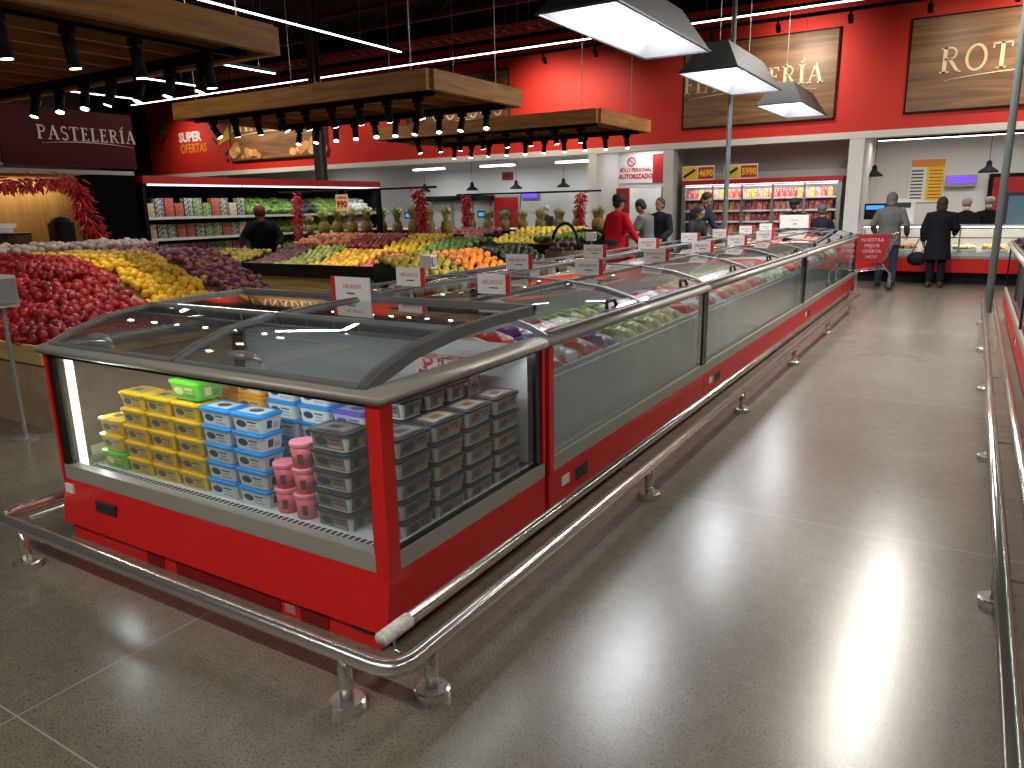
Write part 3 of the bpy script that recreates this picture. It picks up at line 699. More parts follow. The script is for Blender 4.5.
# kick grilles, labels, control
def grille(x0, x1, z0, z1, y):
    mb = MB(); mb.cur = 0; mb.box(x0, x1, y-.003, y, z0, z1); mb.cur = 1
    nx, nz = int((x1-x0)/.011), int((z1-z0)/.011)
    for i in range(nx+1): x = x0+(x1-x0)*i/nx; mb.box(x-.0013, x+.0013, y-.006, y-.003, z0, z1)
    for k in range(nz+1): z = z0+(z1-z0)*k/nz; mb.box(x0, x1, y-.006, y-.003, z-.0013, z+.0013)
    wb(mb, 'vent_grille', [M['ink'], M['redtrim']], t)
KY = YF-.01
grille(-3.14, -3.02, .008, .07, KY); grille(-2.92, -2.25, .008, .07, KY); grille(-2.13, -1.98, .008, .07, KY)
wb(MB().box(XL+.3, XL+.46, YF-.026, YF-.012, .2, .25), 'control_panel', M['ink'], t)
wb(MB().box(XL+.03, XL+.1, YF-.018, YF-.008, .245, .29), 'rating_label', M['paper'], t)
wb(MB().box(-2.22, -2.16, KY-.004, KY, .02, .06), 'rating_label', mat('pink_label', (.6, .2, .2), .5), t)
mb = MB(); mb.box(-1.85, -1.75, KY-.008, KY, .06, .077); wb(mb, 'latch', M['ink'], t)
lab = mb = MB(); mb.box(XL+.23, XL+.43, YD-.035, YD-.03, .6, .86); 
# right-hand island (only its aisle face and near lids are seen)
XR2 = .47
for (a, b, n, nm) in ((.4, 4.4, 3, 'nearest'), (4.4, 8.4, 3, 'middle'), (8.4, 12.4, 3, 'farthest')):
    cabinet_row(XR2, XR2+1.08, a, b, n, -1, '%s freezer unit of the island at the right edge' % nm)

# ---- bumper rails
def bend(p0, pc, p1, r, n=6):
    p0, pc, p1 = map(Vector, (p0, pc, p1)); a = pc+(p0-pc).normalized()*r; b = pc+(p1-pc).normalized()*r
    return [a.lerp(pc, k/n).lerp(pc.lerp(b, k/n), k/n) for k in range(n+1)]
def rail_post(t, x, y, z=.19, arm=None):
    mb = MB(); mb.smooth = True
    mb.tube([(x, y, .0), (x, y, z)], .024, 12)
    o = wb(mb, 'post', M['steel'], t)
    mb = MB(); mb.tube([(x, y, .0), (x, y, .03), (x, y, .034)], [.062, .062, .055], 20); wb(mb, 'base_flange', M['steel'], o)
    if arm is not None:
        mb = MB(); mb.tube([(x, y, z-.07), (arm, y, z-.07), (arm, y, z)], .006, 6); wb(mb, 'bracket', M['steel'], o)
ZRAIL = .195; RR = .029
t = thing('bumper_rail', (-2.72, 1.57, 0), 'polished steel bumper rail running round the ice cream cabinet and down the aisle', 'rail')
XA, XB = -1.385, -3.87
p = [(XB, 12.6, ZRAIL)]+bend((XB, 12.6, ZRAIL), (XB, 1.535, ZRAIL), (XA, 1.535, ZRAIL), .1)+bend((XB, 1.535, ZRAIL), (XA, 1.535, ZRAIL), (XA, 12.5, ZRAIL), .1)+[(XA, 12.4, ZRAIL)]
mb = MB(); mb.smooth = True; mb.tube(p, RR, 14); wb(mb, 'outer_tube', M['steel'], t)
mb = MB(); mb.smooth = True; mb.tube([(-1.55, 1.66, ZRAIL), (-1.55, 12.4, ZRAIL)], .025, 12); wb(mb, 'inner_tube', M['steel'], t)
mb = MB(); mb.smooth = True; mb.tube([(-3.825, 1.66, ZRAIL-.045), (-3.825, 12.4, ZRAIL-.045)], .014, 12); wb(mb, 'inner_tube', M['steel'], t)
mb = MB(); mb.smooth = True; mb.tube([(-1.55, 1.655, ZRAIL), (-1.55, 1.80, ZRAIL)], .0275, 12); wb(mb, 'worn_sleeve', mat('chipped_paint', (.75, .74, .7), .6, noise=.3, nscale=60), t)
for k in range(6): rail_post(t, -1.395, 1.72+2*k, arm=-1.55)
for k in range(6): rail_post(t, -3.87, 1.95+2*k)
rail_post(t, -1.6, 1.53); rail_post(t, -3.62, 1.53)
t = thing('bumper_rail', (.3, 3, 0), 'double polished steel bumper rail along the right edge of the picture', 'rail')
mb = MB(); mb.smooth = True; mb.tube([(.235, .3, ZRAIL), (.235, 12.2, ZRAIL)], RR, 14); wb(mb, 'outer_tube', M['steel'], t)
mb = MB(); mb.smooth = True; mb.tube([(.36, .3, ZRAIL), (.36, 12.2, ZRAIL)], .025, 12); wb(mb, 'inner_tube', M['steel'], t)
for k in range(6): rail_post(t, .235, 1.3+2*k, arm=.36)
mb = MB(); mb.tube([(.31, 12.55, 0), (.31, 12.55, ZC)], .05, 10)
tag(mb.build('service_pole', M['pole']), 'grey service pole standing at the right edge of the aisle', 'pole')

# ---- ice cream tubs
def tub_proto(name, w, d, h, bodym, lidm, art, label, arched=False):
    t = empty(name, (0, 0, 0)); tag(t, label, 'ice cream tub')
    mb = MB(); mb.smooth = False
    mb.rbox(-w/2, w/2, -d/2, d/2, 0, h*.86, .018, 4, .008, .008); mb.cur = 1
    # printed panels: pale ground, dark oval, small lines
    for s in (-1, 1):
        y = s*(d/2+.0006)
        k = h*.86
        def q(x0, x1, z0, z1, o=0):
            f = lambda z: y-s*.008*(1-z/k)+s*o
            mb.add([(x0, f(z0), z0), (x1, f(z0), z0), (x1, f(z1), z1), (x0, f(z1), z1)], [(0,1,2,3)])
        mb.cur = 1; q(-w*.40, w*.40, h*.08, h*.74)
        mb.cur = 2; 
        n = 12; cx = -w*.17; cz = h*.42
        f = lambda z: y-s*.008*(1-z/k)+s*.0006
        mb.add([(cx+w*.17*cos(2*pi*j/n), f(cz+h*.2*sin(2*pi*j/n)), cz+h*.2*sin(2*pi*j/n)) for j in range(n)], [tuple(range(n))])
        mb.cur = 2; q(w*.04, w*.33, h*.52, h*.60, .0006); q(w*.08, w*.3, h*.36, h*.40, .0006)
        mb.cur = 3; q(w*.02, w*.36, h*.14, h*.27, .0006)
    for s in (-1, 1):
        x = s*(w/2+.0006); k = h*.86
        f = lambda z: x-s*.008*(1-z/k)
        for (a, b, c_, e, cur, o) in ((-d*.36, d*.36, h*.08, h*.74, 1, 0), (-d*.22, d*.0, h*.2, h*.62, 2, .0006), (d*.06, d*.28, h*.15, h*.45, 3, .0006)):
            mb.cur = cur; mb.add([(f(c_)+s*o, a, c_), (f(c_)+s*o, b, c_), (f(e)+s*o, b, e), (f(e)+s*o, a, e)], [(0,1,2,3)])
    b = mb.build('tub', [bodym]+art, t)
    mb = MB(); e = .005
    mb.rbox(-w/2-e, w/2+e, -d/2-e, d/2+e, h*.80, h*.93, .02, 4)
    if arched:
        R = []
        for i in range(7):
            x = -w/2+.004+(w-.008)*i/6; zt = h*.93+.006*sin(pi*i/6)
            R.append([(x, -d/2+.004, h*.92), (x, d/2-.004, h*.92), (x, d/2-.004, zt), (x, -d/2+.004, zt)])
        mb.rings(R)
    else: mb.rbox(-w/2+.006, w/2-.006, -d/2+.006, d/2-.006, h*.93, h*.985, .016, 4)
    zt = h*.987+(.012 if arched else 0)
    mb.cur = 1
    if arched:
        R = [[(-w*.36+w*.72*i/6, yy, h*.9305+.0065*sin(pi*(.12+.76*i/6))) for yy in (-d*.34, d*.34)] for i in range(7)]
        vs = [p for r in R for p in r]; mb.add(vs, [(2*i, 2*i+1, 2*i+3, 2*i+2) for i in range(6)])
        mb.cur = 2; R = [[(-w*.2+w*.3*i/3, yy, h*.932+.0065*sin(pi*(.3+.3*i/3))) for yy in (-d*.22, d*.1)] for i in range(4)]
        vs = [p for r in R for p in r]; mb.add(vs, [(2*i, 2*i+1, 2*i+3, 2*i+2) for i in range(3)])
    else:
        mb.add([(-w*.36, -d*.34, zt), (w*.36, -d*.34, zt), (w*.36, d*.34, zt), (-w*.36, d*.34, zt)], [(0,1,2,3)])
        mb.cur = 2; n = 12; mb.add([(w*.02+w*.2*cos(2*pi*j/n), d*.22*sin(2*pi*j/n), zt+.0006) for j in range(n)], [tuple(range(n))])
    mb.build('lid', [lidm]+art, t)
    return t
c = lambda *a: mat('tub_colour', a, .35)
yel, blu, grn, org, drk, vio = c(.85, .55, .01), c(.02, .30, .75), c(.12, .62, .02), c(.88, .38, .01), c(.045, .043, .05), c(.12, .1, .5)
pale, cream, pinkm = c(.62, .68, .70), c(.75, .68, .5), c(.78, .16, .22)
brn = c(.22, .12, .07)
P_yel = tub_proto('ice_cream_tub', .185, .125, .083, yel, yel, [c(.55, .42, .12), c(.12, .08, .06), c(.5, .25, .1)], '', True)
P_blu = tub_proto('ice_cream_tub', .185, .125, .083, pale, blu, [c(.68, .74, .74), c(.03, .05, .12), c(.5, .45, .5)], '')
P_grn = tub_proto('ice_cream_tub', .20, .15, .09, grn, grn, [c(.2, .4, .1), c(.7, .7, .2), c(.1, .3, .05)], '', True)
P_org = tub_proto('ice_cream_tub', .185, .125, .083, org, org, [c(.8, .55, .2), c(.3, .1, .03), c(.75, .75, .6)], '', True)
P_drk = tub_proto('ice_cream_tub', .20, .135, .082, pale, drk, [c(.20, .16, .15), c(.05, .04, .04), c(.45, .32, .2)], '', True)
P_drx = tub_proto('ice_cream_tub', .20, .135, .082, pale, drk, [c(.34, .25, .19), c(.16, .08, .05), c(.5, .42, .35)], '', True)
P_vio = tub_proto('ice_cream_tub', .185, .125, .083, pale, vio, [c(.4, .4, .6), c(.08, .08, .3), c(.6, .6, .7)], '')
# round cups
tp = empty('ice_cream_cup', (0, 0, 0)); tag(tp, '', 'ice cream cup')
mb = MB(); mb.smooth = True; mb.lathe([(.043, 0), (.05, .096)], seg=20); mb.smooth = False; mb.cur = 1
for j in range(0, 20, 4):
    a = 2*pi*j/20; a2 = a+.45
    mb.add([(.049*cos(a), .049*sin(a), .022), (.049*cos(a2), .049*sin(a2), .022), (.0518*cos(a2), .0518*sin(a2), .065), (.0518*cos(a), .0518*sin(a), .065)], [(0,1,2,3)])
mb.build('cup', [pinkm, c(.16, .05, .04)], tp)
mb = MB(); mb.lathe([(.054, .093), (.054, .106), (.05, .11)], seg=20); mb.build('lid', c(.85, .25, .32), tp)
P_cup = tp
DZ = .357
first = set()
def stack(P, x, y, n, h, colour, where, rz=0, z0=DZ, kind='tub'):
    for k in range(n):
        lab = '%s %s, %s from bottom of %s' % (colour, kind, nth(k), where) if n > 1 else '%s %s %s' % (colour, kind, where)
        g = '%s ice cream %ss' % (colour, kind)
        jx, jy, jr = random.uniform(-.003, .003), random.uniform(-.003, .003), random.uniform(-.025, .025)
        if P.name not in first:
            first.add(P.name); P.location = (x+jx, y+jy, z0+k*h); P.rotation_euler.z = rz+jr; P['label'] = lab; P['group'] = g; bpy.context.view_layer.update()
        else: copy(P, (x+jx, y+jy, z0+k*h), rz+jr, lab, g)
    return z0+n*h
h = .0835
FY = 2.04
stack(P_cup, -3.64, FY+.16, 2, .1105, 'pink', 'the far left pink stack', kind='cup')
stack(P_grn, -3.57, FY+.01, 1, h, 'bright green', 'at the bottom of the low front stack on the left')
for k in range(2): stack(P_yel, -3.57, FY, 1, h, 'yellow', ('just above the bottom green tub' if k == 0 else 'topmost of the low front stack on the left'), z0=DZ+.092+k*h)
for i, x in enumerate((-3.36, -3.155, -2.95)):
    z = stack(P_yel, x, FY, 5, h, 'yellow', 'the %s tall yellow stack from the left' % nth(i))
stack(P_grn, -2.95, FY+.02, 1, .08, 'lime green', 'alone on top of the third yellow stack', z0=DZ+5*h+.008)
stack(P_blu, -2.745, FY, 5, h, 'blue-lidded', 'the left front blue stack')
stack(P_blu, -2.54, FY, 5, h, 'blue-lidded', 'the right front blue stack')
stack(P_cup, -2.37, FY-.015, 2, .1105, 'pink', 'the left pink column', kind='cup')
stack(P_cup, -2.25, FY-.02, 3, .1105, 'pink', 'the right pink column', kind='cup')
hd = .083
stack(P_drk, -2.06, FY-.0, 5, hd, 'dark-lidded chocolate', 'the front stack beside the red corner post')
for i, (y, n) in enumerate(((2.11, 5), (2.335, 5), (2.56, 5), (2.785, 5))):
    stack(P_drx if i else P_drk, -1.80, y, n, hd, 'dark-lidded brown', 'the %s stack along the side glass' % nth(i), rz=pi/2)
# second row behind
for x, P, n, col, wh in ((-3.25, P_org, 5, 'orange', 'the leftmost stack of the second row'), (-3.0, P_org, 6, 'orange', 'the stack behind the lime green tub'), (-2.79, P_org, 6, 'orange', 'the second-row stack right of centre'),
        (-2.58, P_blu, 6, 'blue-lidded', 'the left second-row blue stack'), (-2.38, P_blu, 6, 'blue-lidded', 'the right second-row blue stack'), (-2.17, P_vio, 5, 'violet-lidded', 'the violet stack in the second row')):
    stack(P, x, 2.27, n, h, col, wh)
for i, (x, y, n) in enumerate(((-1.97, 2.28, 6), (-1.97, 2.44, 6), (-1.97, 2.6, 6))):
    stack(P_drk, x, y, n, hd, 'dark-lidded chocolate', 'the %s stack of the inner row' % nth(i), rz=0)
for i, (x, y) in enumerate(((-2.95, 2.52), (-2.72, 2.52), (-2.45, 2.52), (-2.2, 2.52))):
    stack(P_org if i < 2 else P_blu, x, y, 4, h, 'orange' if i < 2 else 'blue-lidded', 'the %s stack of the third row' % nth(i))
pk = MB(); pk.rbox(-.07, .07, -.05, .05, 0, .11, .006, 2)
pb = pk.build('ice_cream_box', speckle('floral_carton', [(.75, .45, .45), (.5, .05, .08), (.8, .6, .6)], 60))
for i in range(6):
    l = 'pink flowered ice cream carton, %s in the row at the back of the cabinet' % nth(i)
    x = -2.25+.16*i if i < 3 else -2.25+.16*(i-3); z = .416+.112*(0)
    if i == 0: tag(pb, l, 'ice cream carton', 'pink cartons'); pb.location = (-1.98, 2.78, DZ)
    else: copy(pb, (-1.98-.15*(i % 2), 2.78+(.0 if i < 2 else 0), DZ+.111*(i//2)), 0, l)
for k in range(3, 5):
    for q in range(2): copy(pb, (-1.98-.15*q, 2.78, DZ+.111*k), 0, 'pink flowered ice cream carton, %s one of layer %s at the back' % (('right', 'left')[q], nth(k)))

# ---- frozen packs in the long rows
def pouch(name, w, d, hgt, m):
    mb = MB(); mb.smooth = True
    n = 9; top = []; bot = []
    for j in range(n):
        for i in range(n):
            u, v = i/(n-1)*2-1, j/(n-1)*2-1
            e = (1-abs(u)**3)*(1-abs(v)**3)
            b = .12*sin(5*u+3*v)*e
            top.append((u*w/2, v*d/2, hgt*(.08+.92*e**.5)*(1+b))); bot.append((u*w/2, v*d/2, 0))
    fs = []
    N = n*n
    for j in range(n-1):
        for i in range(n-1):
            a = j*n+i; fs.append((a, a+1, a+n+1, a+n)); fs.append((N+a, N+a+n, N+a+n+1, N+a+1))
    for i in range(n-1):
        for (a, b) in ((i, i+1), ((n-1)*n+i, (n-1)*n+i+1), (i*n, (i+1)*n), (i*n+n-1, (i+1)*n+n-1)): fs.append((a, b, N+b, N+a))
    mb.add(top+bot, fs)
    return mb.mesh(name, m)
PK = [('yellow', speckle('veg_bag', [(.75, .65, .12), (.2, .42, .08), (.8, .75, .35), (.75, .72, .6)], 18, .3)),
      ('red', speckle('red_bag', [(.6, .03, .03), (.65, .05, .04), (.8, .75, .7), (.5, .02, .03)], 14, .3)),
      ('purple', speckle('purple_bag', [(.16, .04, .32), (.2, .06, .4), (.6, .5, .65), (.1, .02, .2)], 14, .3)),
      ('white', speckle('white_bag', [(.75, .76, .76), (.7, .72, .74), (.2, .3, .45), (.65, .2, .15)], 14, .3)),
      ('brown', speckle('brown_bag', [(.45, .28, .12), (.6, .4, .2), (.7, .62, .5), (.3, .15, .08)], 14, .3))]
MESH = [pouch('frozen_pack', .26, .2, .07, m) for _, m in PK]
def frozen(x0, x1, y0, y1, pick, z0, layers, where):
    nx = max(1, int(abs(x1-x0)/.27)); ny = max(1, int((y1-y0)/.21)); cnt = 0
    for L in range(layers):
        for i in range(nx):
            for j in range(ny):
                k = pick(i, j)
                o = bpy.data.objects.new('frozen_pack', MESH[k]); COL.objects.link(o)
                o.location = (x0+(i+.5)*(x1-x0)/nx+random.uniform(-.008, .008), y0+(j+.5)*(y1-y0)/ny+random.uniform(-.004, .004), z0+L*.062)
                o.rotation_euler = (0, 0, random.uniform(-.05, .05))
                tag(o, '%s frozen food bag %s, %s' % (PK[k][0], 'on top' if L == layers-1 else 'in the lower layer', where), 'frozen food bag', 'frozen bags')
secs = []
for (a, b, n) in ((YD, Y1, 2), (Y1, Y2, 3), (Y2, Y3, 4)):
    for i in range(n): secs.append((a+(b-a)*i/n, a+(b-a)*(i+1)/n))
cols = [[2, 1], [0, 0], [1, 3], [4, 1], [3, 0], [1, 4], [3, 3], [0, 1], [3, 4]]
bed = MB()
for i, (a, b) in enumerate(secs):
    for side, (xo, xi) in (('aisle', (XR-.14, XC+.06)), ('fruit', (XL+.14, XC-.06))):
        zt = .82 if side == 'aisle' else .8
        base = MB(); x0_, x1_ = sorted((xo, xi)); base.box(x0_+.004, x1_-.004, a+.03, b-.03, .475, zt-.062)
        # stacked cartons under the loose bags
        o = base.build('frozen_carton', M['whitegloss']); tag(o, 'white wire-lined pallet of frozen goods filling the %s section on the %s side' % (nth(i), side), 'freezer basket', 'freezer fill')
        cc = cols[(i + (4 if side == 'fruit' else 0)) % 9]
        lo, hi = sorted((xo, xi))
        frozen(lo+.005, hi-.005, a+.04, b-.04, lambda p, q: cc[(p+q) % 2] if random.random() < .85 else random.randrange(5), zt-.06, 1, 'in the %s lid section on the %s side' % (nth(i), side))

# ---- price cards
def card(x, y, z, rz, right, label, w=.21, hgt=.105):
    t = thing('price_card', (x, y, z), label, 'price card', 'HELADOS price cards', rz)
    B(-w/2, w/2, -.003, .003, .006, .006+hgt).build('card', M['paper'], t)
    e = w/2-.03 if right else -w/2
    B(e, e+.03, -.0045, .0045, .005, .008+hgt).build('red_edge', M['inkred'], t)
    text('HELADOS', .031, M['inkred'], t, (-.01 if right else .015, -.0035, .006+hgt*.6), name='lettering', extrude=.0005)
    B(-.03, .03, -.0035, -.003, .006+hgt*.28, .006+hgt*.34).build('small_print', M['ink'], t)
    B(-.04, .04, -.015, .015, 0, .006).build('clip', M['glass_thin'], t)
random.seed(3)
card(-2.81, YD-.05, 1.12, radians(-3), False, 'Nearest white HELADOS price card, with its red edge on the left', .29, .125)
ys = [3.36, 4.58, 5.85, 7.1, 8.4, 9.6, 10.9, 12.1]
for i, y in enumerate(ys): card(XC, y, 1.16, random.uniform(-.1, .25), True, 'White HELADOS price card with a right red edge, %s along the central ridge' % nth(i))
for i, y in enumerate((3.42, 4.62, 5.9, 7.15, 8.4, 9.7)): card(-2.2, y, arcz(.56)-.002, random.uniform(-.05, .2), True, 'White HELADOS price card, %s along the aisle-side lid rail' % nth(i))
card(-2.6, 13.6, 1.145, 0, True, 'wide lilac-white price card at the far end of the island', .5, .22)

# ================================================================== PRODUCE
def heightfield(name, x0, x1, y0, y1, f, zb, m, parent, n=14):
    mb = MB(); mb.smooth = True; top = []; bot = []
    for j in range(n):
        for i in range(n):
            x, y = x0+(x1-x0)*i/(n-1), y0+(y1-y0)*j/(n-1); top.append((x, y, f(x, y))); bot.append((x, y, zb))
    N = n*n; fs = []
    for j in range(n-1):
        for i in range(n-1):
            a = j*n+i; fs.append((a, a+1, a+n+1, a+n)); fs.append((N+a, N+a+n, N+a+n+1, N+a+1))
    for i in range(n-1):
        for (a, b) in ((i, i+1), ((n-1)*n+i, (n-1)*n+i+1), (i*n, (i+1)*n), (i*n+n-1, (i+1)*n+n-1)): fs.append((a, b, N+b, N+a))
    mb.add(top+bot, fs); return wb(mb, name, m, parent)
def heap(name, mesh, x0, x1, y0, y1, f, sx, sy, label, cat, group, jit=.15, rot=True, lift=0):
    nx, ny = max(1, int((x1-x0)/sx)), max(1, int((y1-y0)/sy)); c_ = 0
    for j in range(ny):
        for i in range(nx):
            x = x0+(i+.5+(.25 if j % 2 else -.25))*(x1-x0)/nx; y = y0+(j+.5)*(y1-y0)/ny
            x += random.uniform(-jit, jit)*sx; y += random.uniform(-jit, jit)*sy
            me = mesh[random.randrange(len(mesh))] if isinstance(mesh, list) else mesh; x = max(x0, min(x1, x)); y = max(y0, min(y1, y))
            o = bpy.data.objects.new(name, me); COL.objects.link(o)
            o.location = (x, y, f(x, y)+lift)
            e = .05; dx = (f(x+e, y)-f(x-e, y))/(2*e); dy = (f(x, y+e)-f(x, y-e))/(2*e)
            n = Vector((-dx, -dy, 1)).normalized(); q = n.to_track_quat('Z', 'Y') @ Quaternion((0, 0, 1), random.uniform(0, 6.28) if rot else random.uniform(-.2, .2))
            o.rotation_euler = q.to_euler(); tag(o, label, cat, group); c_ += 1
def fruit(r, m, sq=.9, n=10):
    mb = MB(); mb.smooth = True; mb.ell((0, 0, r*sq*.8), (r, r, r*sq), n, 7); return mb.mesh('fruit', m)
def netbag(m1, m2, r=.04, n=13, L=.15, W=.11, H=.05, el=1.25):
    out = []
    for v in range(3):
        mb = MB(); mb.smooth = True
        for k in range(n):
            a = 2.4*k; q = sqrt((k+.5)/n); mb.cur = k % 2
            R = Quaternion((random.random(), random.random(), random.random(), 1)).normalized().to_matrix()
            mb.ell((L*q*cos(a), W*q*sin(a), .02+H*(1-q*q)+random.uniform(0, .02)), (r*el, r, r), 9, 6, R)
        mb.cur = 0; mb.tube([(L*.7, 0, .04), (L+.04, 0, .06), (L+.08, .01, .075)], [.03, .012, .03], 7)
        out.append(mb.mesh('net_bag', [m1, m2]))
    for m_ in (m1, m2): vary(m_, .75, 1.15)
    return out
def sat(t): return max(0., min(1., t))
def smooth(t): t = sat(t); return t*t*(3-2*t)
def table(name, x0, x1, y0, y1, ztop, label, m='ply', rim='crate', rimh=.14):
    t = thing(name, ((x0+x1)/2, (y0+y1)/2, 0), label, 'display table')
    wb(B(x0+.03, x1-.03, y0+.03, y1-.03, 0, ztop-rimh), 'plinth', M[m], t)
    mb = MB(); mb.box(x0, x1, y0, y0+.03, ztop-rimh, ztop); mb.box(x0, x1, y1-.03, y1, ztop-rimh, ztop); mb.box(x0, x0+.03, y0+.03, y1-.03, ztop-rimh, ztop); mb.box(x1-.03, x1, y0+.03, y1-.03, ztop-rimh, ztop)
    mb.box(x0+.03, x1-.03, y0+.03, y1-.03, ztop-rimh, ztop-rimh+.02)
    wb(mb, 'crate_rim', M[rim], t)
    return t
# table 1 : net bags
t1 = table('produce_table', -8.6, -5.78, 2.78, 5.5, .66, 'long wooden produce table with net bags, left of the ice cream cabinet')
def f1(x, y): return .60+.52*smooth(min((-5.8-x)/1.25, (y-2.78)/.95)*.85+.02)
heightfield('display_bed', -8.56, -5.82, 2.83, 5.46, lambda x, y: f1(x, y)-.02, .55, M['crate'], t1, 22)
ro1, ro2 = mat('red_net_onion', (.34, .010, .02), .4, noise=.35, nscale=14), mat('red_net_onion_pale', (.46, .022, .03), .4)
yo1, yo2 = mat('yellow_net_citrus', (.88, .52, .01), .42), mat('yellow_net_citrus_pale', (.92, .62, .03), .42)
pu1, pu2 = mat('purple_net_bulb', (.22, .045, .13), .4, noise=.4, nscale=14), mat('tan_bulb', (.5, .22, .15), .45)
heap('net_bag', netbag(ro1, ro2, .043), -8.5, -5.86, 2.86, 3.95, f1, .23, .19, 'red net bag of onions heaped on the table left of the ice cream cabinet', 'net bag', 'red net bags', .12)
heap('net_bag', netbag(yo1, yo2, .04, el=1.05), -8.5, -5.86, 4.05, 4.7, f1, .23, .19, 'yellow net bag heaped between the red bags and the purple bags', 'net bag', 'yellow net bags', .12)
heap('net_bag', netbag(pu1, pu2, .033, 18, el=1.1), -8.5, -5.86, 4.8, 5.42, f1, .25, .2, 'purple and tan net bag heaped beyond the yellow bags', 'net bag', 'purple net bags', .12)
wrapm = netbag(mat('clear_wrap', (.62, .6, .55), .25), mat('pink_wrap', (.6, .35, .3), .3), .05, 9)
t = table('produce_table', -10.4, -8.9, 3.2, 6.2, .9, 'low wooden table of wrapped goods behind the red net bags')
heap('wrapped_bag', wrapm, -10.3, -8.95, 3.25, 6.1, lambda x, y: 1.16, .36, .3, 'clear-wrapped bag in the row behind the red net bags', 'wrapped bag', 'wrapped bags', .1)
heightfield('display_bed', -10.35, -8.95, 3.25, 6.15, lambda x, y: 1.14, .8, M['crate'], t, 3)

F = {k: fruit(r, vary(mat(k, c_, .35)), sq) for k, r, c_, sq in (
 ('peach', .042, (.75, .25, .08), .9), ('red_apple', .042, (.35, .03, .03), .88), ('yellow_fruit', .045, (.85, .48, .01), .9), ('plum', .033, (.14, .03, .04), .95),
 ('green_fruit', .042, (.35, .42, .08), .9), ('lemon', .04, (.88, .6, .01), .85), ('nectarine', .042, (.5, .09, .06), .9), ('avocado', .045, (.03, .05, .02), .8),
 ('lime', .04, (.10, .22, .03), .85), ('mandarin', .042, (.9, .28, .01), .85), ('golden_apple', .042, (.55, .42, .04), .9), ('pale_lemon', .045, (.8, .62, .08), .85))}
def fz(y0, y1, z0, z1): return lambda x, y: z0+(z1-z0)*smooth((y-y0)/(y1-y0))
# table 2 : loose fruit, sloping towards the viewer
t2 = table('produce_table', -8.95, -6.25, 7.1, 8.9, .9, 'fruit table with black crate front, beyond the purple net bags', m='crate', rim='black', rimh=.17)
f2 = fz(7.1, 8.85, .84, 1.19)
heightfield('display_bed', -8.9, -6.3, 7.15, 8.85, lambda x, y: f2(x, y)-.01, .78, M['black'], t2, 12)
def H2(k, x0, x1, y0, y1, lab, cat=None, f=f2, s=.088, nm=None): heap(nm or k, F[k], x0, x1, y0, y1, f, s, s*.92, lab, cat or k.split('_')[-1], k.replace('_', ' ')+' heap', .2)
H2('peach', -8.9, -7.9, 8.15, 8.83, 'pink-orange peach in the heap at the back left of the black-fronted table')
H2('red_apple', -7.85, -7.05, 8.05, 8.83, 'dark red apple in the heap at the back of the black-fronted table')
H2('lemon', -7.0, -6.3, 7.9, 8.83, 'bright yellow lemon at the back right of the black-fronted table')
H2('plum', -8.9, -8.3, 7.17, 8.1, 'dark plum at the front left of the black-fronted table', s=.07)
H2('green_fruit', -8.25, -7.65, 7.17, 8.1, 'green apple at the front of the black-fronted table', 'apple', nm='green_apple')
H2('yellow_fruit', -7.6, -6.85, 7.17, 7.97, 'orange-yellow citrus fruit at the front of the black-fronted table', 'citrus fruit', nm='citrus_fruit')
H2('nectarine', -6.8, -6.3, 7.17, 7.85, 'red nectarine at the front right corner of the black-fronted table')
# yellow lemons just left of it
t2b = table('produce_table', -10.2, -9.05, 7.15, 7.95, .9, 'small fruit table of yellow-green fruit left of the black-fronted table', rim='black')
heightfield('display_bed', -10.15, -9.1, 7.2, 7.9, lambda x, y: f2(x, y)-.01, .78, M['black'], t2b, 8)
H2('golden_apple', -10.15, -9.1, 7.2, 7.9, 'golden apple on the small table near the fridge', s=.09)
# table 3 : next to the island, sloping to the aisle side
t3 = table('produce_table', -5.38, -4.45, 5.9, 9.0, .78, 'wooden fruit table beside the island, with apples, mandarins and avocados', m='crate', rim='crate')
def f3(x, y): return .72+.34*smooth((-4.45-x)/.9)
heightfield('display_bed', -5.33, -4.5, 5.95, 8.95, lambda x, y: f3(x, y)-.01, .66, M['black'], t3, 12)
H2('golden_apple', -5.32, -4.52, 6.0, 6.95, 'yellow-green apple heaped nearest the island, left of the mandarins', f=f3, s=.085)
H2('mandarin', -5.32, -4.52, 7.0, 7.85, 'bright orange mandarin in the heap beside the island', f=f3, s=.083)
H2('avocado', -5.32, -4.52, 7.95, 8.92, 'dark avocado heaped beyond the mandarins', f=f3, s=.088)
t3b = table('produce_table', -6.22, -5.42, 6.9, 8.6, .9, 'small black-rimmed table of limes between the two fruit tables', m='crate', rim='black')
f3b = fz(6.9, 8.5, .84, 1.16)
heightfield('display_bed', -6.18, -5.46, 6.95, 8.55, lambda x, y: f3b(x, y)-.01, .78, M['black'], t3b, 8)
H2('yellow_fruit', -6.17, -5.86, 7.0, 7.5, 'orange-yellow fruit at the front corner of the small lime table', 'citrus fruit', f=f3b, nm='citrus_fruit')
H2('lime', -6.17, -5.48, 7.55, 8.5, 'dark green lime in the heap above the yellow-green apples', f=f3b, s=.082)
H2('lime', -5.85, -5.5, 7.0, 7.5, 'dark green lime at the front of the small lime table', f=f3b, s=.082)
# table 4 : far yellow heap
t4 = table('produce_table', -7.4, -6.1, 11.0, 12.9, .98, 'far fruit table of pale yellow fruit behind the basket', m='black', rim='black', rimh=.2)
f4 = fz(11.0, 12.8, .96, 1.16)
heightfield('display_bed', -7.35, -6.15, 11.05, 12.85, lambda x, y: f4(x, y)-.01, .8, M['black'], t4, 8)
H2('pale_lemon', -7.35, -6.15, 11.05, 12.8, 'pale yellow lemon in the far heap behind the basket', f=f4, s=.105)
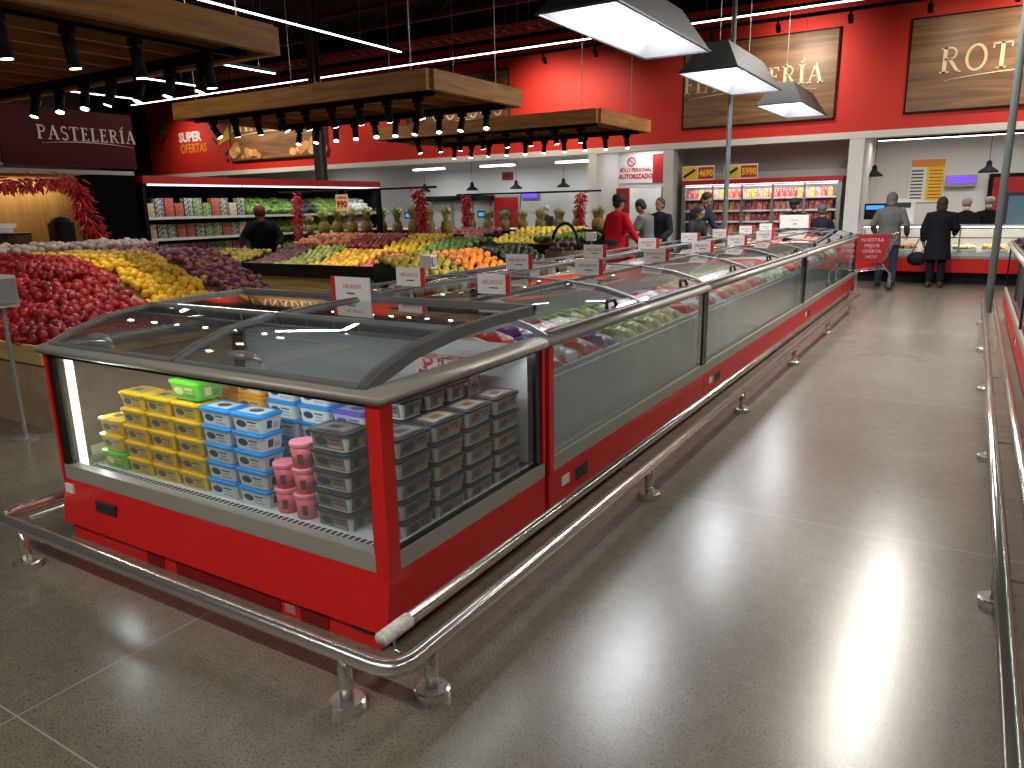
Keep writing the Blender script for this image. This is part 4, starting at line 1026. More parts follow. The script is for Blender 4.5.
# pink packs
t5 = table('produce_table', -9.2, -7.55, 11.0, 12.4, .95, 'far table of pink packs left of the pale yellow fruit', m='black', rim='black')
pm = netbag(mat('pink_bulb', (.4, .14, .16), .4), mat('brown_bulb', (.22, .08, .07), .4), .03, 16)
heightfield('display_bed', -9.15, -7.6, 11.05, 12.35, lambda x, y: .98+.12*smooth((y-11)/1.2), .85, M['black'], t5, 6)
heap('net_bag', pm, -9.1, -7.65, 11.1, 12.3, lambda x, y: 1.0+.12*smooth((y-11)/1.2), .24, .22, 'pinkish net bag on the far table left of the pale yellow fruit', 'net bag', 'pink net bags')
# pineapples
pt = empty('pineapple', (0, 0, 0)); tag(pt, 'pineapple', 'pineapple')
mb = MB(); mb.smooth = True; mb.lathe([(.035, 0), (.062, .03), (.07, .1), (.062, .16), (.035, .2)], seg=12)
pb_ = mb.build('fruit_body', speckle('pineapple_skin', [(.4, .24, .04), (.3, .2, .04), (.22, .2, .05), (.5, .3, .06)], 60), pt)
mb = MB()
for k in range(26):
    a = 2.4*k; q = .25+.75*(k/25); hgt = .22-.1*q
    d = Vector((cos(a), sin(a), 0)); n = Vector((-sin(a), cos(a), 0))*.028
    p0 = Vector((0, 0, .19))+d*.012; p1 = p0+d*.035*q+Vector((0, 0, hgt*.6)); p2 = p0+d*.15*q+Vector((0, 0, hgt))
    mb.add([p0-n, p0+n, p1+n*.8, p1-n*.8, p2], [(0,1,2,3), (3,2,4)])
mb.build('crown', mat('pineapple_leaves', (.55, .56, .24), .5, noise=.3, nscale=30), pt)
ft = True
shelf = table('produce_table', -10.9, -7.5, 10.0, 10.75, 1.15, 'raised black shelf carrying the nearer row of pineapples', m='black', rim='black')
wb(B(-10.85, -7.55, 10.05, 10.7, 1.0, 1.14), 'display_bed', M['black'], shelf)
for k in range(18):
    l = 'pineapple in the nearer row, %s from the left' % nth(k)
    p = (-10.7+.178*k, 10.25+.22*(k % 2), 1.14)
    if ft: pt.location = p; pt['label'] = l; pt['group'] = 'pineapples'; ft = False
    else: copy(pt, p, k*1.3, l, 'pineapples', scale=random.uniform(1.25, 1.42))
shelf = table('produce_table', -9.4, -6.0, 13.3, 14.0, 1.12, 'raised black shelf carrying the farther row of pineapples', m='black', rim='black')
wb(B(-9.35, -6.05, 13.35, 13.95, 1.0, 1.10), 'display_bed', M['black'], shelf)
for k in range(15): copy(pt, (-9.2+.215*k, 13.5+.25*(k % 2), 1.10), k*1.7, 'pineapple in the farther row, %s from the left' % nth(k), 'pineapples', scale=random.uniform(1.1, 1.3))

# chilli garlands on rods
chm = [mat('chilli_red', (.5, .012, .025), .35), mat('chilli_bright', (.62, .03, .05), .35)]
def chillies(path, n, spread, name='chilli_garland', ln=.09, label='', r=.011):
    P = [Vector(p) for p in path]; mb = MB(); mb.smooth = True
    L = [(P[i+1]-P[i]).length for i in range(len(P)-1)]; T_ = sum(L)
    mb.tube(P, .01, 5)
    for k in range(n):
        s = T_*(k+random.random())/n
        i = 0
        while i < len(L)-1 and s > L[i]: s -= L[i]; i += 1
        c0 = P[i].lerp(P[i+1], min(1, s/L[i]))
        d = Vector((random.uniform(-1, 1), random.uniform(-1, 1), random.uniform(-1.3, .35))).normalized()
        c1 = c0+d*spread*random.uniform(.3, 1); e = (d+Vector((0, 0, -random.uniform(.1, .9)))).normalized()
        mb.cur = k % 2
        mb.tube([c1, c1+e*ln*.4, c1+e*ln*.75+Vector((0, 0, -.005)), c1+e*ln], [r, r*1.05, r*.7, r*.1], 5)
    return tag(mb.build(name, chm), label, 'chilli garland', 'chilli garlands')
def rod(x0, x1, y, z, posts, label):
    t = thing('display_rod', ((x0+x1)/2, y, 0), label, 'rail')
    mb = MB(); mb.tube([(x0, y, z), (x1, y, z)], .018, 8); wb(mb, 'rod', M['black'], t)
    for x in posts: wb(B(x-.035, x+.035, y-.035, y+.035, 0, z), 'post', M['black'], t)
rod(-11.0, -7.4, 9.86, 1.93, (-8.62,), 'black rod on posts with two chilli strings above the nearer pineapples')
chillies([(-10.5, 9.8, 1.9), (-10.52, 9.8, 1.12)], 230, .08, label='red chilli string hanging at the left end of the nearer rod')
chillies([(-7.72, 9.8, 1.92), (-7.67, 9.8, 1.5), (-7.7, 9.8, 1.06)], 260, .085, label='red chilli string hanging at the right end of the nearer rod')
rod(-9.3, -6.0, 13.1, 1.86, (-9.1,), 'black rod with two chilli strings above the farther pineapples')
chillies([(-9.02, 13.04, 1.85), (-9.02, 13.04, 1.15)], 200, .08, label='dark red chilli string hanging at the left end of the farther rod')
chillies([(-6.4, 13.05, 1.85), (-6.4, 13.05, 1.1)], 240, .09, label='red chilli string hanging at the right end of the farther rod')
t = thing('price_sign', (-9.4, 9.8, 1.72), 'small orange and yellow price sign hanging from the nearer rod', 'sign')
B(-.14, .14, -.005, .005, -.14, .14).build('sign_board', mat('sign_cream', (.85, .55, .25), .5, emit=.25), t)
text('990', .16, M['inkred'], t, (0, -.008, -.03), bold=.006); text('OFERTA', .06, M['inkred'], t, (0, -.008, .085), bold=.002)
for x in (-.1, .1):
    mb = MB(); mb.tube([(x, 0, .14), (x, 0, .2)], .004, 5); mb.build('hanger', M['steeldull'], t)

# basket
t = thing('wicker_basket', (-4.9, 9.5, 0), 'tall dark wicker basket with an arched handle, beyond the avocados', 'basket')
mb = MB(); mb.lathe([(.20, .0), (.27, .55), (.29, .99), (.27, .99), (.18, .05)], seg=20); mb.build('basket_body', mat('dark_wicker', (.13, .08, .05), .6, noise=.6, nscale=50, bump=.6), t)
mb = MB(); mb.smooth = True; mb.tube([(.22*cos(a), 0, .98+.38*sin(a)) for a in [pi*k/12 for k in range(13)]], .022, 8); mb.build('handle', M['black'], t)
mb = MB(); mb.smooth = True
for k in range(26): mb.ell((random.uniform(-.17, .17), random.uniform(-.17, .17), 1.0+random.uniform(0, .1)), .04, 8, 5)
mb.build('contents', mat('dark_bulbs', (.09, .05, .05), .5), t)
t = thing('red_tray', (-4.42, 9.8, .0), 'red sloping plastic tray on a stand right of the basket', 'tray')
mb = MB(); mb.cbox((0, 0, .88), (.55, .4, .03), rz=.3, ry=-.25); mb.build('tray_top', M['red'], t)
mb = MB(); mb.tube([(0, 0, 0), (0, 0, .87)], .03, 8); mb.build('stand', M['black'], t)
# dark greens beyond
t6 = table('produce_table', -6.02, -5.4, 10.5, 12.0, .98, 'far table of leafy greens behind the red sweater shopper', m='black', rim='black')
lm = []
for v in range(2):
    mb = MB(); mb.smooth = True
    for k in range(14):
        a = 2.4*k; q = sqrt(k/14); R = Quaternion((random.random(), random.random(), random.random(), .6)).normalized().to_matrix()
        mb.ell((.09*q*cos(a), .09*q*sin(a), .07+.04*random.random()), (.07, .06, .018), 8, 5, R)
    lm.append(mb.mesh('lettuce', mat('lettuce_leaf', (.14, .27, .03) if v else (.08, .18, .02), .5, noise=.5, nscale=25)))
heap('leafy_green', lm, -5.98, -5.44, 10.55, 11.95, lambda x, y: 1.0, .2, .2, 'leafy green bunch on the far table behind the red sweater shopper', 'vegetable', 'leafy greens')
wb(B(-5.98, -5.44, 10.55, 11.95, .9, 1.0), 'display_bed', M['black'], t6)

# bag dispensers on poles
def dispenser(x, y, z, label, s=1):
    t = thing('bag_dispenser', (x, y, 0), label, 'bag dispenser')
    mb = MB(); mb.tube([(0, 0, 0), (0, 0, z)], .016, 8); mb.build('pole', M['steeldull'], t)
    mb = MB(); mb.tube([(0, 0, 0), (0, 0, .012)], .09, 16); mb.build('base_plate', M['steeldull'], t)
    B(-.13*s, .10*s, -.09*s, .07*s, z, z+.22*s).build('bag_box', M['paper'], t)
    B(.10*s, .125*s, -.07*s, .05*s, z+.03, z+.2*s).build('side_bracket', M['greywall'], t)
dispenser(-5.82, 2.6, .98, 'white bag dispenser box on a grey pole at the left edge')
dispenser(-4.33, 5.62, 1.05, 'white bag dispenser on a pole in front of the yellow-green apples', .55)
dispenser(-5.15, 10.9, 1.05, 'white bag dispenser on a pole left of the red sweater shopper', .6)

# ---- vegetable fridge along the left
VX, VY0, VY1 = -11.5, 7.5, 13.25
t = thing('produce_fridge', (VX-.45, (VY0+VY1)/2, 0), 'open black multideck fridge of vegetables with a red canopy', 'fridge')
wb(B(VX-.95, VX-.9, VY0, VY1, 0, 2.15), 'back_panel', M['black'], t)
for y in (VY0, VY1-.06): wb(B(VX-.9, VX-.05, y, y+.06, 0, 2.1), 'side_panel', M['black'], t)
wb(B(VX-.9, VX, VY0, VY1, 2.08, 2.2), 'canopy', M['redtrim'], t)
wb(B(VX-.95, VX+.05, VY0+.06, VY1-.06, 0, .5), 'base', M['black'], t)
for k in range(3): wb(B(VX-.06, VX-.02, VY0+.1+1.9*k, VY0+1.95+1.9*k, 2.045, 2.075), 'light_tube', M['ledsoft'], t)
SHZ = [.85, 1.18, 1.53]
for z in SHZ:
    wb(B(VX-.88, VX-.1, VY0+.06, VY1-.06, z-.02, z), 'shelf', M['black'], t); wb(B(VX-.1, VX-.085, VY0+.06, VY1-.06, z-.03, z+.015), 'price_strip', M['white'], t)
lamp('AREA', t, (.38, 0, 2.03), 22, (.95, .98, 1), (0, radians(-20), 0), .05, VY1-VY0-.3, name='canopy_light')
pkm = []
for nm, cs in (('white_mushroom_tray', [(.6, .58, .52), (.3, .3, .3), (.12, .12, .14)]), ('tomato_tray', [(.45, .06, .04), (.3, .25, .2), (.6, .12, .08)]), ('dark_salad_tray', [(.05, .09, .05), (.25, .28, .28), (.5, .5, .5)]), ('green_salad_tray', [(.3, .42, .15), (.45, .5, .35), (.15, .25, .08)]), ('cream_box', [(.62, .5, .33), (.55, .42, .25), (.7, .6, .4)])):
    mb = MB(); mb.rbox(-.07, .07, -.085, .085, 0, .07, .015, 2, .008, .008); mb.rbox(-.072, .072, -.087, .087, .07, .078, .015, 2)
    pkm.append((nm, mb.mesh(nm, speckle(nm, cs, 40, .25))))
for si, z in enumerate(SHZ):
    for j in range(11):
        y = VY0+.18+.185*j; q = [4, 2, 2, 0, 1, 1, 2, 3, 3, 1, 0][(j+si) % 11] if j else 4
        for L in range(3 if si < 2 else (4 if j % 3 else 3)):
            nm, me = pkm[q]
            o = bpy.data.objects.new('produce_tray', me); COL.objects.link(o); o.location = (VX-.25, y, z+.001+.08*L)
            tag(o, '%s, %s column, %s layer, %s shelf of the vegetable fridge' % (nm.replace('_', ' '), nth(j), nth(L), ('lower', 'middle', 'top')[si]), 'produce tray', 'trays in the vegetable fridge')
    def lf(y0, y1, mats, nm, lab, s=.2, zr=3):
        for L in range(zr):
            yy = y0+s/2
            while yy < y1:
                o = bpy.data.objects.new(nm, random.choice(mats)); COL.objects.link(o); o.location = (VX-.22-.12*L, yy, z+.002+.085*L); o.rotation_euler = (random.uniform(-.2, .2), 1.0, random.uniform(0, 6)) if False else (0, random.uniform(.2, .5), random.uniform(-.3, .3))
                tag(o, lab+' on the %s shelf of the vegetable fridge' % ('lower', 'middle', 'top')[si], 'vegetable', nm.replace('_', ' ')+' in the fridge'); yy += s
    lf(9.65, 10.75, lm, 'lettuce_head', 'light green lettuce head'); 
    if si == 2:
        dk = [lm[0].copy()]; dk[0].materials.clear(); dk[0].materials.append(mat('dark_kale', (.02, .02, .03), .6, noise=.5, nscale=30)); lf(10.8, 11.4, dk, 'dark_kale', 'almost black kale bunch')
    else: lf(10.8, 11.4, lm, 'green_chard', 'green chard bunch')
    lf(11.45, 12.2, lm, 'celery_bunch', 'bright green celery bunch')
    wh = [lm[0].copy()]; wh[0].materials.clear(); wh[0].materials.append(mat('white_bag_veg', (.55, .58, .55), .3)); lf(12.25, 13.1, wh, 'white_veg_bag', 'white bag of vegetables')

# ---- pastry kiosk on the far left
KX = -11.55
t = thing('pastry_kiosk', (KX, 6.0, 0), 'black-framed pastry kiosk with oak slat back wall', 'kiosk')
wb(B(KX-.5, KX, 6.72, 7.4, 0, 2.2), 'black_pier', mat('dead_black', (.003, .003, .003), .9, spec=.05), t)
wb(B(KX-.1, KX, 3.0, 7.4, 2.2, 2.26), 'top_bar', M['steeldull'], t)
wb(B(KX-1.0, KX-.95, 3.0, 7.3, 0, 2.25), 'slat_wall', M['slat'], t)
wb(B(KX-.08, KX, 5.28, 5.36, 2.26, 3.2), 'upright', M['greywall'], t)
wb(B(KX-1, KX-.02, 3.0, 7.3, 0, .95), 'counter', M['black'], t)
lamp('AREA', t, (-.75, -.6, 2.2), 18, (1, .8, .5), (0, 0, 0), .1, 2.5, name='kiosk_light')
t = thing('department_sign', (KX-.08, 6.35, 2.68), 'dark red sign reading PASTELERÍA above the chilli garland', 'sign')
wb(B(KX-.1, KX-.05, 5.52, 7.5, 2.3, 3.12), 'sign_panel', M['darksign'], t)
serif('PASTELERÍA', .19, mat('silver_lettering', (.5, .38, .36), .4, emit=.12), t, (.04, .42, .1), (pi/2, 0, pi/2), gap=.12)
for y in (5.7, 6.1, 6.9):
    pass
chillies([(KX+.12, 3.8, 2.12), (KX+.12, 4.8, 2.06), (KX+.12, 5.6, 2.08), (KX+.12, 6.3, 2.12)], 420, .13, ln=.13, label='long red chilli garland along the top bar of the pastry kiosk', r=.013)
chillies([(KX+.14, 6.35, 2.14), (KX+.16, 6.4, 1.7), (KX+.16, 6.55, 1.35), (KX+.2, 6.7, 1.0)], 360, .14, ln=.13, label='red chilli garland dropping down the right post of the pastry kiosk', r=.013)
t = thing('display_stand', (-11.2, 5.95, 0), 'black rounded upright display stand in front of the oak slats', 'stand')
mb = MB(); mb.rbox(-.14, .14, -.14, .14, 0, 1.5, .06, 4); mb.smooth = True; mb.ell((0, 0, 1.5), (.14, .14, .09), 14, 6); mb.build('stand_body', M['black'], t)
t = thing('brown_drum', (-11.25, 5.2, 0), 'dark brown drum table at the left edge with white boxes on it', 'table')
mb = MB(); mb.lathe([(.34, 0), (.32, 1.36), (.34, 1.38)], seg=20); mb.build('drum_body', mat('brown_leather', (.06, .025, .015), .5, noise=.4, nscale=6), t)
for k in range(2):
    o = B(-.2, .12, -.15, .15, 0, .06).build('cake_box', M['paper'], None, (-11.2-.02*k, 5.1+.05*k, 1.385+.062*k), .2*k); tag(o, 'flat white cake box on the brown drum, %s one' % ('lower', 'upper')[k], 'box', 'cake boxes')
# shelf with white packs at the left edge, above
t = thing('pack_shelf', (-11.5, 5.02, 2.3), 'dark wall shelf of white packs at the left edge', 'shelf')
for k in range(3): B(-.25, 0, -.6, .44, .28*k, .28*k+.02).build('shelf_board', M['greywall'], t)
for k in range(2):
    for j in range(4):
        o = B(-.06, .06, -.07, .07, 0, .2).build('white_pack', M['paper'], None, (-11.6, 4.72+.2*j+.05, 2.321+.28*k)); tag(o, 'white pack, %s from the left on the %s board of the left wall shelf' % (nth(j), ('lower', 'upper')[k]), 'pack', 'white packs')

# ================================================================== BACK ROOMS
# meat fridge
FX0, FX1, FYf = -5.85, -2.42, 17.25
t = thing('meat_fridge', ((FX0+FX1)/2, FYf+.4, 0), 'glass-doored upright fridge full of packed meat with a red canopy', 'fridge')
wb(B(FX0, FX1, FYf+.75, FYf+.8, 0, 2.05), 'back_panel', M['whitegloss'], t)
for x in (FX0, FX1-.06): wb(B(x, x+.06, FYf, FYf+.75, 0, 2.0), 'side_panel', M['steeldull'], t)
wb(B(FX0-.02, FX1+.02, FYf-.04, FYf+.8, 2.0, 2.10), 'canopy', M['redtrim'], t)
wb(B(FX0+.06, FX1-.06, FYf, FYf+.75, 0, .35), 'base', M['red'], t)
wb(B(FX0+.08, FX1-.08, FYf+.03, FYf+.07, 1.955, 1.995), 'light_tube', M['led'], t)
mz = [.38, .66, .93, 1.18, 1.42, 1.69]
for z in mz: wb(B(FX0+.06, FX1-.06, FYf+.12, FYf+.7, z-.02, z), 'shelf', M['whitegloss'], t); wb(B(FX0+.06, FX1-.06, FYf+.105, FYf+.12, z-.03, z+.012), 'price_strip', M['paper'], t)
n = 5; dw = (FX1-FX0-.12)/n
for k in range(n):
    x0 = FX0+.06+dw*k
    mb = MB(); mb.box(x0+.002, x0+.022, FYf-.03, FYf-.005, .36, 1.99); mb.box(x0+dw-.022, x0+dw-.002, FYf-.03, FYf-.005, .36, 1.99); mb.box(x0+.022, x0+dw-.022, FYf-.03, FYf-.005, .36, .39); mb.box(x0+.022, x0+dw-.022, FYf-.03, FYf-.005, 1.96, 1.99)
    d = wb(mb, 'door', M['steeldull'], t); wb(B(x0+.022, x0+dw-.022, FYf-.02, FYf-.014, .39, 1.96), 'door_glass', M['glass_thin'], d)
    mb = MB(); mb.tube([(x0+.05, FYf-.05, .9), (x0+.05, FYf-.05, 1.4)], .01, 6); wb(mb, 'door_handle', M['steeldull'], d)
lamp('AREA', t, (0, -.32, 1.93), 10, (1, .95, .95), (radians(25), 0, 0), FX1-FX0-.3, .05, name='canopy_light')
mm = []
for i, cs in enumerate(([(.5, .04, .04), (.6, .25, .2), (.4, .02, .03)], [(.7, .3, .28), (.5, .1, .1), (.75, .5, .45)], [(.7, .28, .05), (.75, .45, .15), (.5, .15, .05)], [(.25, .03, .05), (.4, .1, .15), (.5, .3, .35)], [(.75, .4, .42), (.8, .6, .6), (.6, .15, .18)])):
    mb = MB(); mb.rbox(-.055, .055, -.02, .02, 0, .19, .012, 2); mm.append((('red', 'pink', 'orange', 'dark red', 'pale pink')[i], mb.mesh('meat_pack', speckle('meat_print', cs, 30, .3))))
for si, z in enumerate(mz):
    if si < 2: continue
    x = FX0+.14; j = 0
    while x < FX1-.12:
        nm, me = mm[random.choice(([0, 1, 4], [4, 0, 3], [1, 4, 0], [3, 0, 4], [3, 0, 1], [0, 2, 1])[si] if x < -5.1 or x > -4.7 else [2, 2, 0])]
        o = bpy.data.objects.new('meat_pack', me); COL.objects.link(o); o.location = (x, FYf+.22, z+.001); o.rotation_euler = (-.12, 0, random.uniform(-.1, .1))
        tag(o, '%s meat pack, %s from left, %s shelf of the meat fridge' % (nm, nth(j), ('', '', 'lowest visible', 'lower middle', 'upper middle', 'top')[si]), 'meat pack', 'packs in the meat fridge'); x += .122; j += 1
# price posters above the fridge
def poster(x, y, z, w_, h_, label, price):
    t = thing('price_poster', (x, y, z), label, 'sign')
    B(-w_/2, w_/2, 0, .01, -h_/2, h_/2).build('poster_sheet', M['paper'], t)
    mb = MB(); mb.box(-w_/2+.02, -.02, -.004, 0, -h_/2+.02, h_/2-.02); mb.build('yellow_panel', M['yellow'], t)
    mb = MB(); mb.tube([(-w_*.45, -.006, -h_*.25), (-w_*.1, -.006, h_*.25)], .03, 6); mb.build('knife_picture', M['ink'], t)
    mb = MB(); mb.box(.0, w_/2-.02, -.004, 0, -h_/2+.03, h_/2-.03); mb.build('red_panel', M['inkred'], t)
    text(price, h_*.62, M['yellow'], t, (w_*.245, -.008, -.01), bold=.008, sx=.8)
poster(-5.48, 17.25, 2.26, .74, .32, 'left yellow and red price poster on top of the meat fridge', '4690')
poster(-4.52, 17.25, 2.26, .74, .32, 'right yellow and red price poster on top of the meat fridge', '5990')
# passage with swing doors
t = thing('entry_sign', (-7.35, 18.28, 2.42), 'white and red sign forbidding unauthorised entry above the swing doors', 'sign')
B(-.78, .72, 0, .01, -.3, .38).build('sign_board', M['paper'], t)
B(.38, .72, -.004, 0, -.3, .38).build('red_end', M['redtrim'], t)
text('SÓLO PERSONAL', .13, M['inkred'], t, (-.07, -.008, .02), bold=.004, sx=.85); text('AUTORIZADO', .16, M['inkred'], t, (-.07, -.008, -.14), bold=.006, sx=.88)
mb = MB(); mb.tube([(-.18+.1*cos(a), -.01, .22+.1*sin(a)) for a in [2*pi*k/16 for k in range(16)]], .016, 6, closed=True); mb.tube([(-.25, -.01, .29), (-.11, -.01, .15)], .014, 6); mb.build('prohibition_mark', M['inkred'], t)
for i, (x, a) in enumerate(((-8.0, -.35), (-6.72, .25))):
    t = thing('swing_door', (x, 18.26, 0), ('left', 'right')[i]+' red swing door with a dark window at the staff passage', 'door', rz=a)
    B(-.0, .55, -.04, 0, .03, 2.0).build('door_leaf', M['redtrim'], t); B(.14, .4, -.045, .005, 1.15, 1.75).build('door_window', M['ink'], t)
# back-room lights
def tube_light(x, y, z, L, label, p=30):
    t = thing('ceiling_tube_light', (x, y, z), label, 'light')
    B(-L/2, L/2, -.1, .1, .05, .09).build('housing', M['white'], t)
    for s in (-1, 1): B(-L/2, L/2, s*.06-.018, s*.06+.018, 0, .035).build('tube', M['led'], t)
    lamp('AREA', t, (0, 0, -.02), p, (.97, .98, 1), (0, 0, 0), L, .15, name='tube_light'); return t
for x, nm in ((-14.2, 'left'), (-11.75, 'middle'), (-9.3, 'right')):
    t = tube_light(x, 18.6, 2.72, 1.1, nm+' twin-tube ceiling light in the white prep room', 21)
    q = MB(); q.tube([(0, 0, .09), (0, 0, 3.05-2.72)], .006, 5); q.build('cord', M['black'], t)
tube_light(-18.5, 18.4, 2.93, 1.2, 'twin-tube ceiling light hidden behind the fridge', 16)
tube_light(-7.1, 17.9, 2.93, .7, 'ceiling light in the staff passage', 8)
tube_light(-7.1, 19.2, 2.93, .7, 'ceiling light behind the swing doors', 16)
t = led((-1.95, 18.6, 2.84), (3.6, 18.6, 2.84), 'white LED line across the deli room ceiling', drop=3.05, power=40)
def dome(x, y, z, label, top=3.05, m='black'):
    t = thing('pendant_lamp', (x, y, z), label, 'lamp')
    mb = MB(); mb.smooth = True; mb.lathe([(.185, 0), (.18, .035), (.11, .085), (.06, .12), (.05, .19), (.055, .2), (.03, .24), (.012, .25)], seg=18, caps=False); mb.build('shade', M[m], t)
    mb = MB(); mb.tube([(0, 0, .24), (0, 0, top-z)], .006, 5); mb.build('cord', M['black'], t)
    mb = MB(); mb.smooth = True; mb.ell((0, 0, .06), .04, 10, 6); mb.build('bulb', M['hood'], t)
for i, (x, z, nm) in enumerate(((-14.85, 2.1, 'first'), (-13.05, 2.1, 'second'), (-11.5, 2.1, 'third'), (-9.95, 2.1, 'fourth'))): dome(x, 19.2, z, '%s black dome pendant from the left in the prep room' % nm)
dome(-2.0, 18.9, 2.1, 'left black dome pendant lamp over the deli counter'); dome(.16, 18.9, 2.1, 'right black dome pendant lamp over the deli counter')
dome(-8.75, 18.9, 1.55, 'small red lamp shade hanging by the white column', m='redtrim')
# prep-room furniture
t = thing('wall_sign', (-12.2, 19.88, 2.5), 'small dark red sign on the prep room wall', 'sign')
B(-.2, .2, -.01, .01, -.12, .12).build('sign_board', M['redtrim'], t); B(-.13, .13, -.015, -.01, -.05, .06).build('lettering', M['ink'], t)
t = thing('insect_lamp', (-11.4, 19.85, 1.92), 'violet insect lamp on the prep room wall', 'lamp'); B(-.3, .3, -.05, .05, -.1, .1).build('housing', mat('violet_case', (.2, .17, .45), .5, emit=.1), t); B(-.24, .24, -.06, -.05, -.05, .05).build('tube', M['uv'], t)
t = thing('insect_lamp', (-.33, 19.83, 1.97), 'violet insect lamp glowing on the deli wall', 'lamp'); B(-.3, .3, -.05, .07, -.13, .12).build('housing', M['greywall'], t); B(-.27, .27, -.06, -.05, -.04, .09).build('tube', M['uv'], t)
t = thing('red_door', (-12.25, 19.85, 0), 'red door with a dark window at the back of the prep room', 'door')
B(-.5, .5, -.02, .04, 0, 1.95).build('door_frame', M['greywall'], t); B(-.42, .42, -.04, -.02, 0, 1.88).build('door_leaf', M['redtrim'], t); B(-.2, .2, -.045, -.04, .7, 1.55).build('door_window', M['ink'], t)
t = thing('service_counter', (-11.7, 17.4, 0), 'white-topped service counter across the prep room opening', 'counter')
B(-3.4, 3.4, -.3, .3, 0, 1.0).build('cabinet', M['black'], t); B(-3.45, 3.45, -.33, .33, 1.0, 1.04).build('worktop', M['paper'], t)
for i, (x, lab) in enumerate(((-11.35, 'blue-lit till screen on the prep counter under the farther rod'), (-13.9, 'blue-lit till screen on the prep counter beside the second rod'))):
    t = thing('till_screen', (x, 17.3, 1.04), lab, 'screen')
    mb = MB(); mb.tube([(0, 0, 0), (0, 0, .3)], .03, 8); mb.build('stand', M['black'], t); mb = MB(); mb.tube([(0, 0, 0), (0, 0, .012)], .09, 12); mb.build('base', M['black'], t)
    B(-.24, .24, -.03, .02, .28, .46).build('screen_case', M['black'], t); B(-.2, .2, -.034, -.03, .32, .42).build('display', M['screen'], t)
t = thing('rotisserie_oven', (-13.6, 19.3, 0), 'grey glass-fronted oven standing in the prep room', 'oven')
B(-.9, .9, -.4, .5, 0, .9).build('cabinet', M['steeldull'], t); B(-.8, .8, -.4, .5, .9, 1.8).build('glass_case', M['greywall'], t); B(-.95, .95, -.5, .5, 1.8, 1.95).build('hood', M['black'], t)
for s in (-1, 1): B(s*.4-.32, s*.4+.32, -.42, -.4, 1.0, 1.7).build('oven_door', M['whitegloss'], t)
# ---- deli counter
t = thing('deli_counter', (1.0, 16.9, 0), 'long glass deli counter with a red front and black base', 'counter')
wb(B(-1.9, 4, 16.62, 17.4, 0, .22), 'plinth', M['black'], t)
wb(B(-1.92, 4, 16.5, 17.5, .22, .48), 'red_front', M['red'], t)
wb(B(-1.92, 4, 16.5, 17.5, .48, .53), 'steel_sill', M['steeldull'], t)
wb(B(-1.9, 4, 16.62, 17.4, .53, .6), 'tray_deck', M['whitegloss'], t)
wb(B(-1.9, 4, 16.52, 16.53, .53, .86), 'front_glass', M['glass_thin'], t)
wb(B(-1.9, 4, 16.5, 16.54, .86, .88), 'glass_rail', M['steel'], t)
wb(B(-1.9, 4, 16.68, 16.69, .88, 1.08), 'upper_glass', M['glass_thin'], t)
wb(B(-1.9, 4, 16.6, 17.1, 1.08, 1.1), 'glass_shelf', M['steeldull'], t)
wb(B(-1.9, 4, 17.4, 17.5, .53, 1.0), 'rear_board', M['white'], t)
for x in (-1.9, -.2, 1.5, 3.2): wb(B(x, x+.03, 16.6, 16.63, .6, 1.08), 'glass_post', M['steel'], t)
wb(B(-1.85, 3.9, 16.62, 16.66, 1.055, 1.075), 'light_tube', M['led'], t)
lamp('AREA', t, (0, -.1, 1.03), 20, (1, .88, .7), (radians(20), 0, 0), 5.5, .05, name='counter_light')
fm = [(n_, speckle(n_, cs, 25, .4)) for n_, cs in (('golden_cheese', [(.75, .5, .15), (.8, .6, .25), (.7, .42, .12)]), ('pale_pasta_salad', [(.8, .7, .4), (.85, .8, .6), (.75, .6, .3)]), ('pink_ham', [(.75, .35, .3), (.7, .25, .25), (.8, .5, .45)]), ('roast_meat', [(.4, .18, .07), (.5, .25, .1), (.3, .12, .05)]))]
for k in range(11):
    nm, m_ = fm[[2, 3, 0, 1, 0, 1, 1, 0, 3, 2, 3][k]]; x = -1.6+.5*k
    tr = thing('food_tray', (x, 16.9, .601), 'tray of %s, %s from the left inside the deli counter' % (nm.replace('_', ' '), nth(k)), 'food tray', 'deli trays')
    mb = MB(); mb.rbox(-.22, .22, -.25, .25, 0, .05, .03, 3, .02, .02); mb.build('tray', M['steel'], tr)
    mb = MB(); mb.smooth = True
    for q in range(26): mb.ell((random.uniform(-.16, .16), random.uniform(-.19, .19), .055+random.uniform(0, .05)), (.055, .05, .035), 8, 5)
    mb.build('food', m_, tr)
t = thing('menu_poster', (-1.0, 19.88, 2.0), 'yellow and red price list poster on the deli wall', 'sign')
B(-.36, .36, -.01, .01, -.48, .48).build('poster_sheet', M['paper'], t); B(-.01, .34, -.014, -.01, -.45, .3).build('yellow_column', M['yellow'], t)
B(-.34, .34, -.014, -.01, .3, .46).build('red_header', M['orange'], t)
for k in range(9):
    B(.04, .3, -.017, -.014, -.40+.075*k, -.375+.075*k).build('price_row', M['inkred'], t); B(-.32, -.08, -.017, -.014, -.40+.075*k, -.37+.075*k).build('item_row', M['ink'], t)
t = thing('deli_till', (-1.25, 17.2, 1.1), 'white scale with printer on the deli counter', 'scale')
B(-.25, .25, -.15, .15, 0, .06).build('base', M['paper'], t); B(-.22, .22, .05, .15, .06, .5).build('column', M['paper'], t); B(-.15, .15, .04, .05, .33, .43).build('display', M['ink'], t)
t = thing('till_screen', (-1.75, 17.3, 1.1), 'blue-lit scale screen beside the hooded shopper', 'screen')
B(-.03, .03, -.03, .03, 0, .12).build('stand', M['black'], t); B(-.2, .2, -.03, .02, .1, .42).build('screen_case', M['black'], t); B(-.17, .17, -.034, -.03, .3, .38).build('display', M['screen'], t)
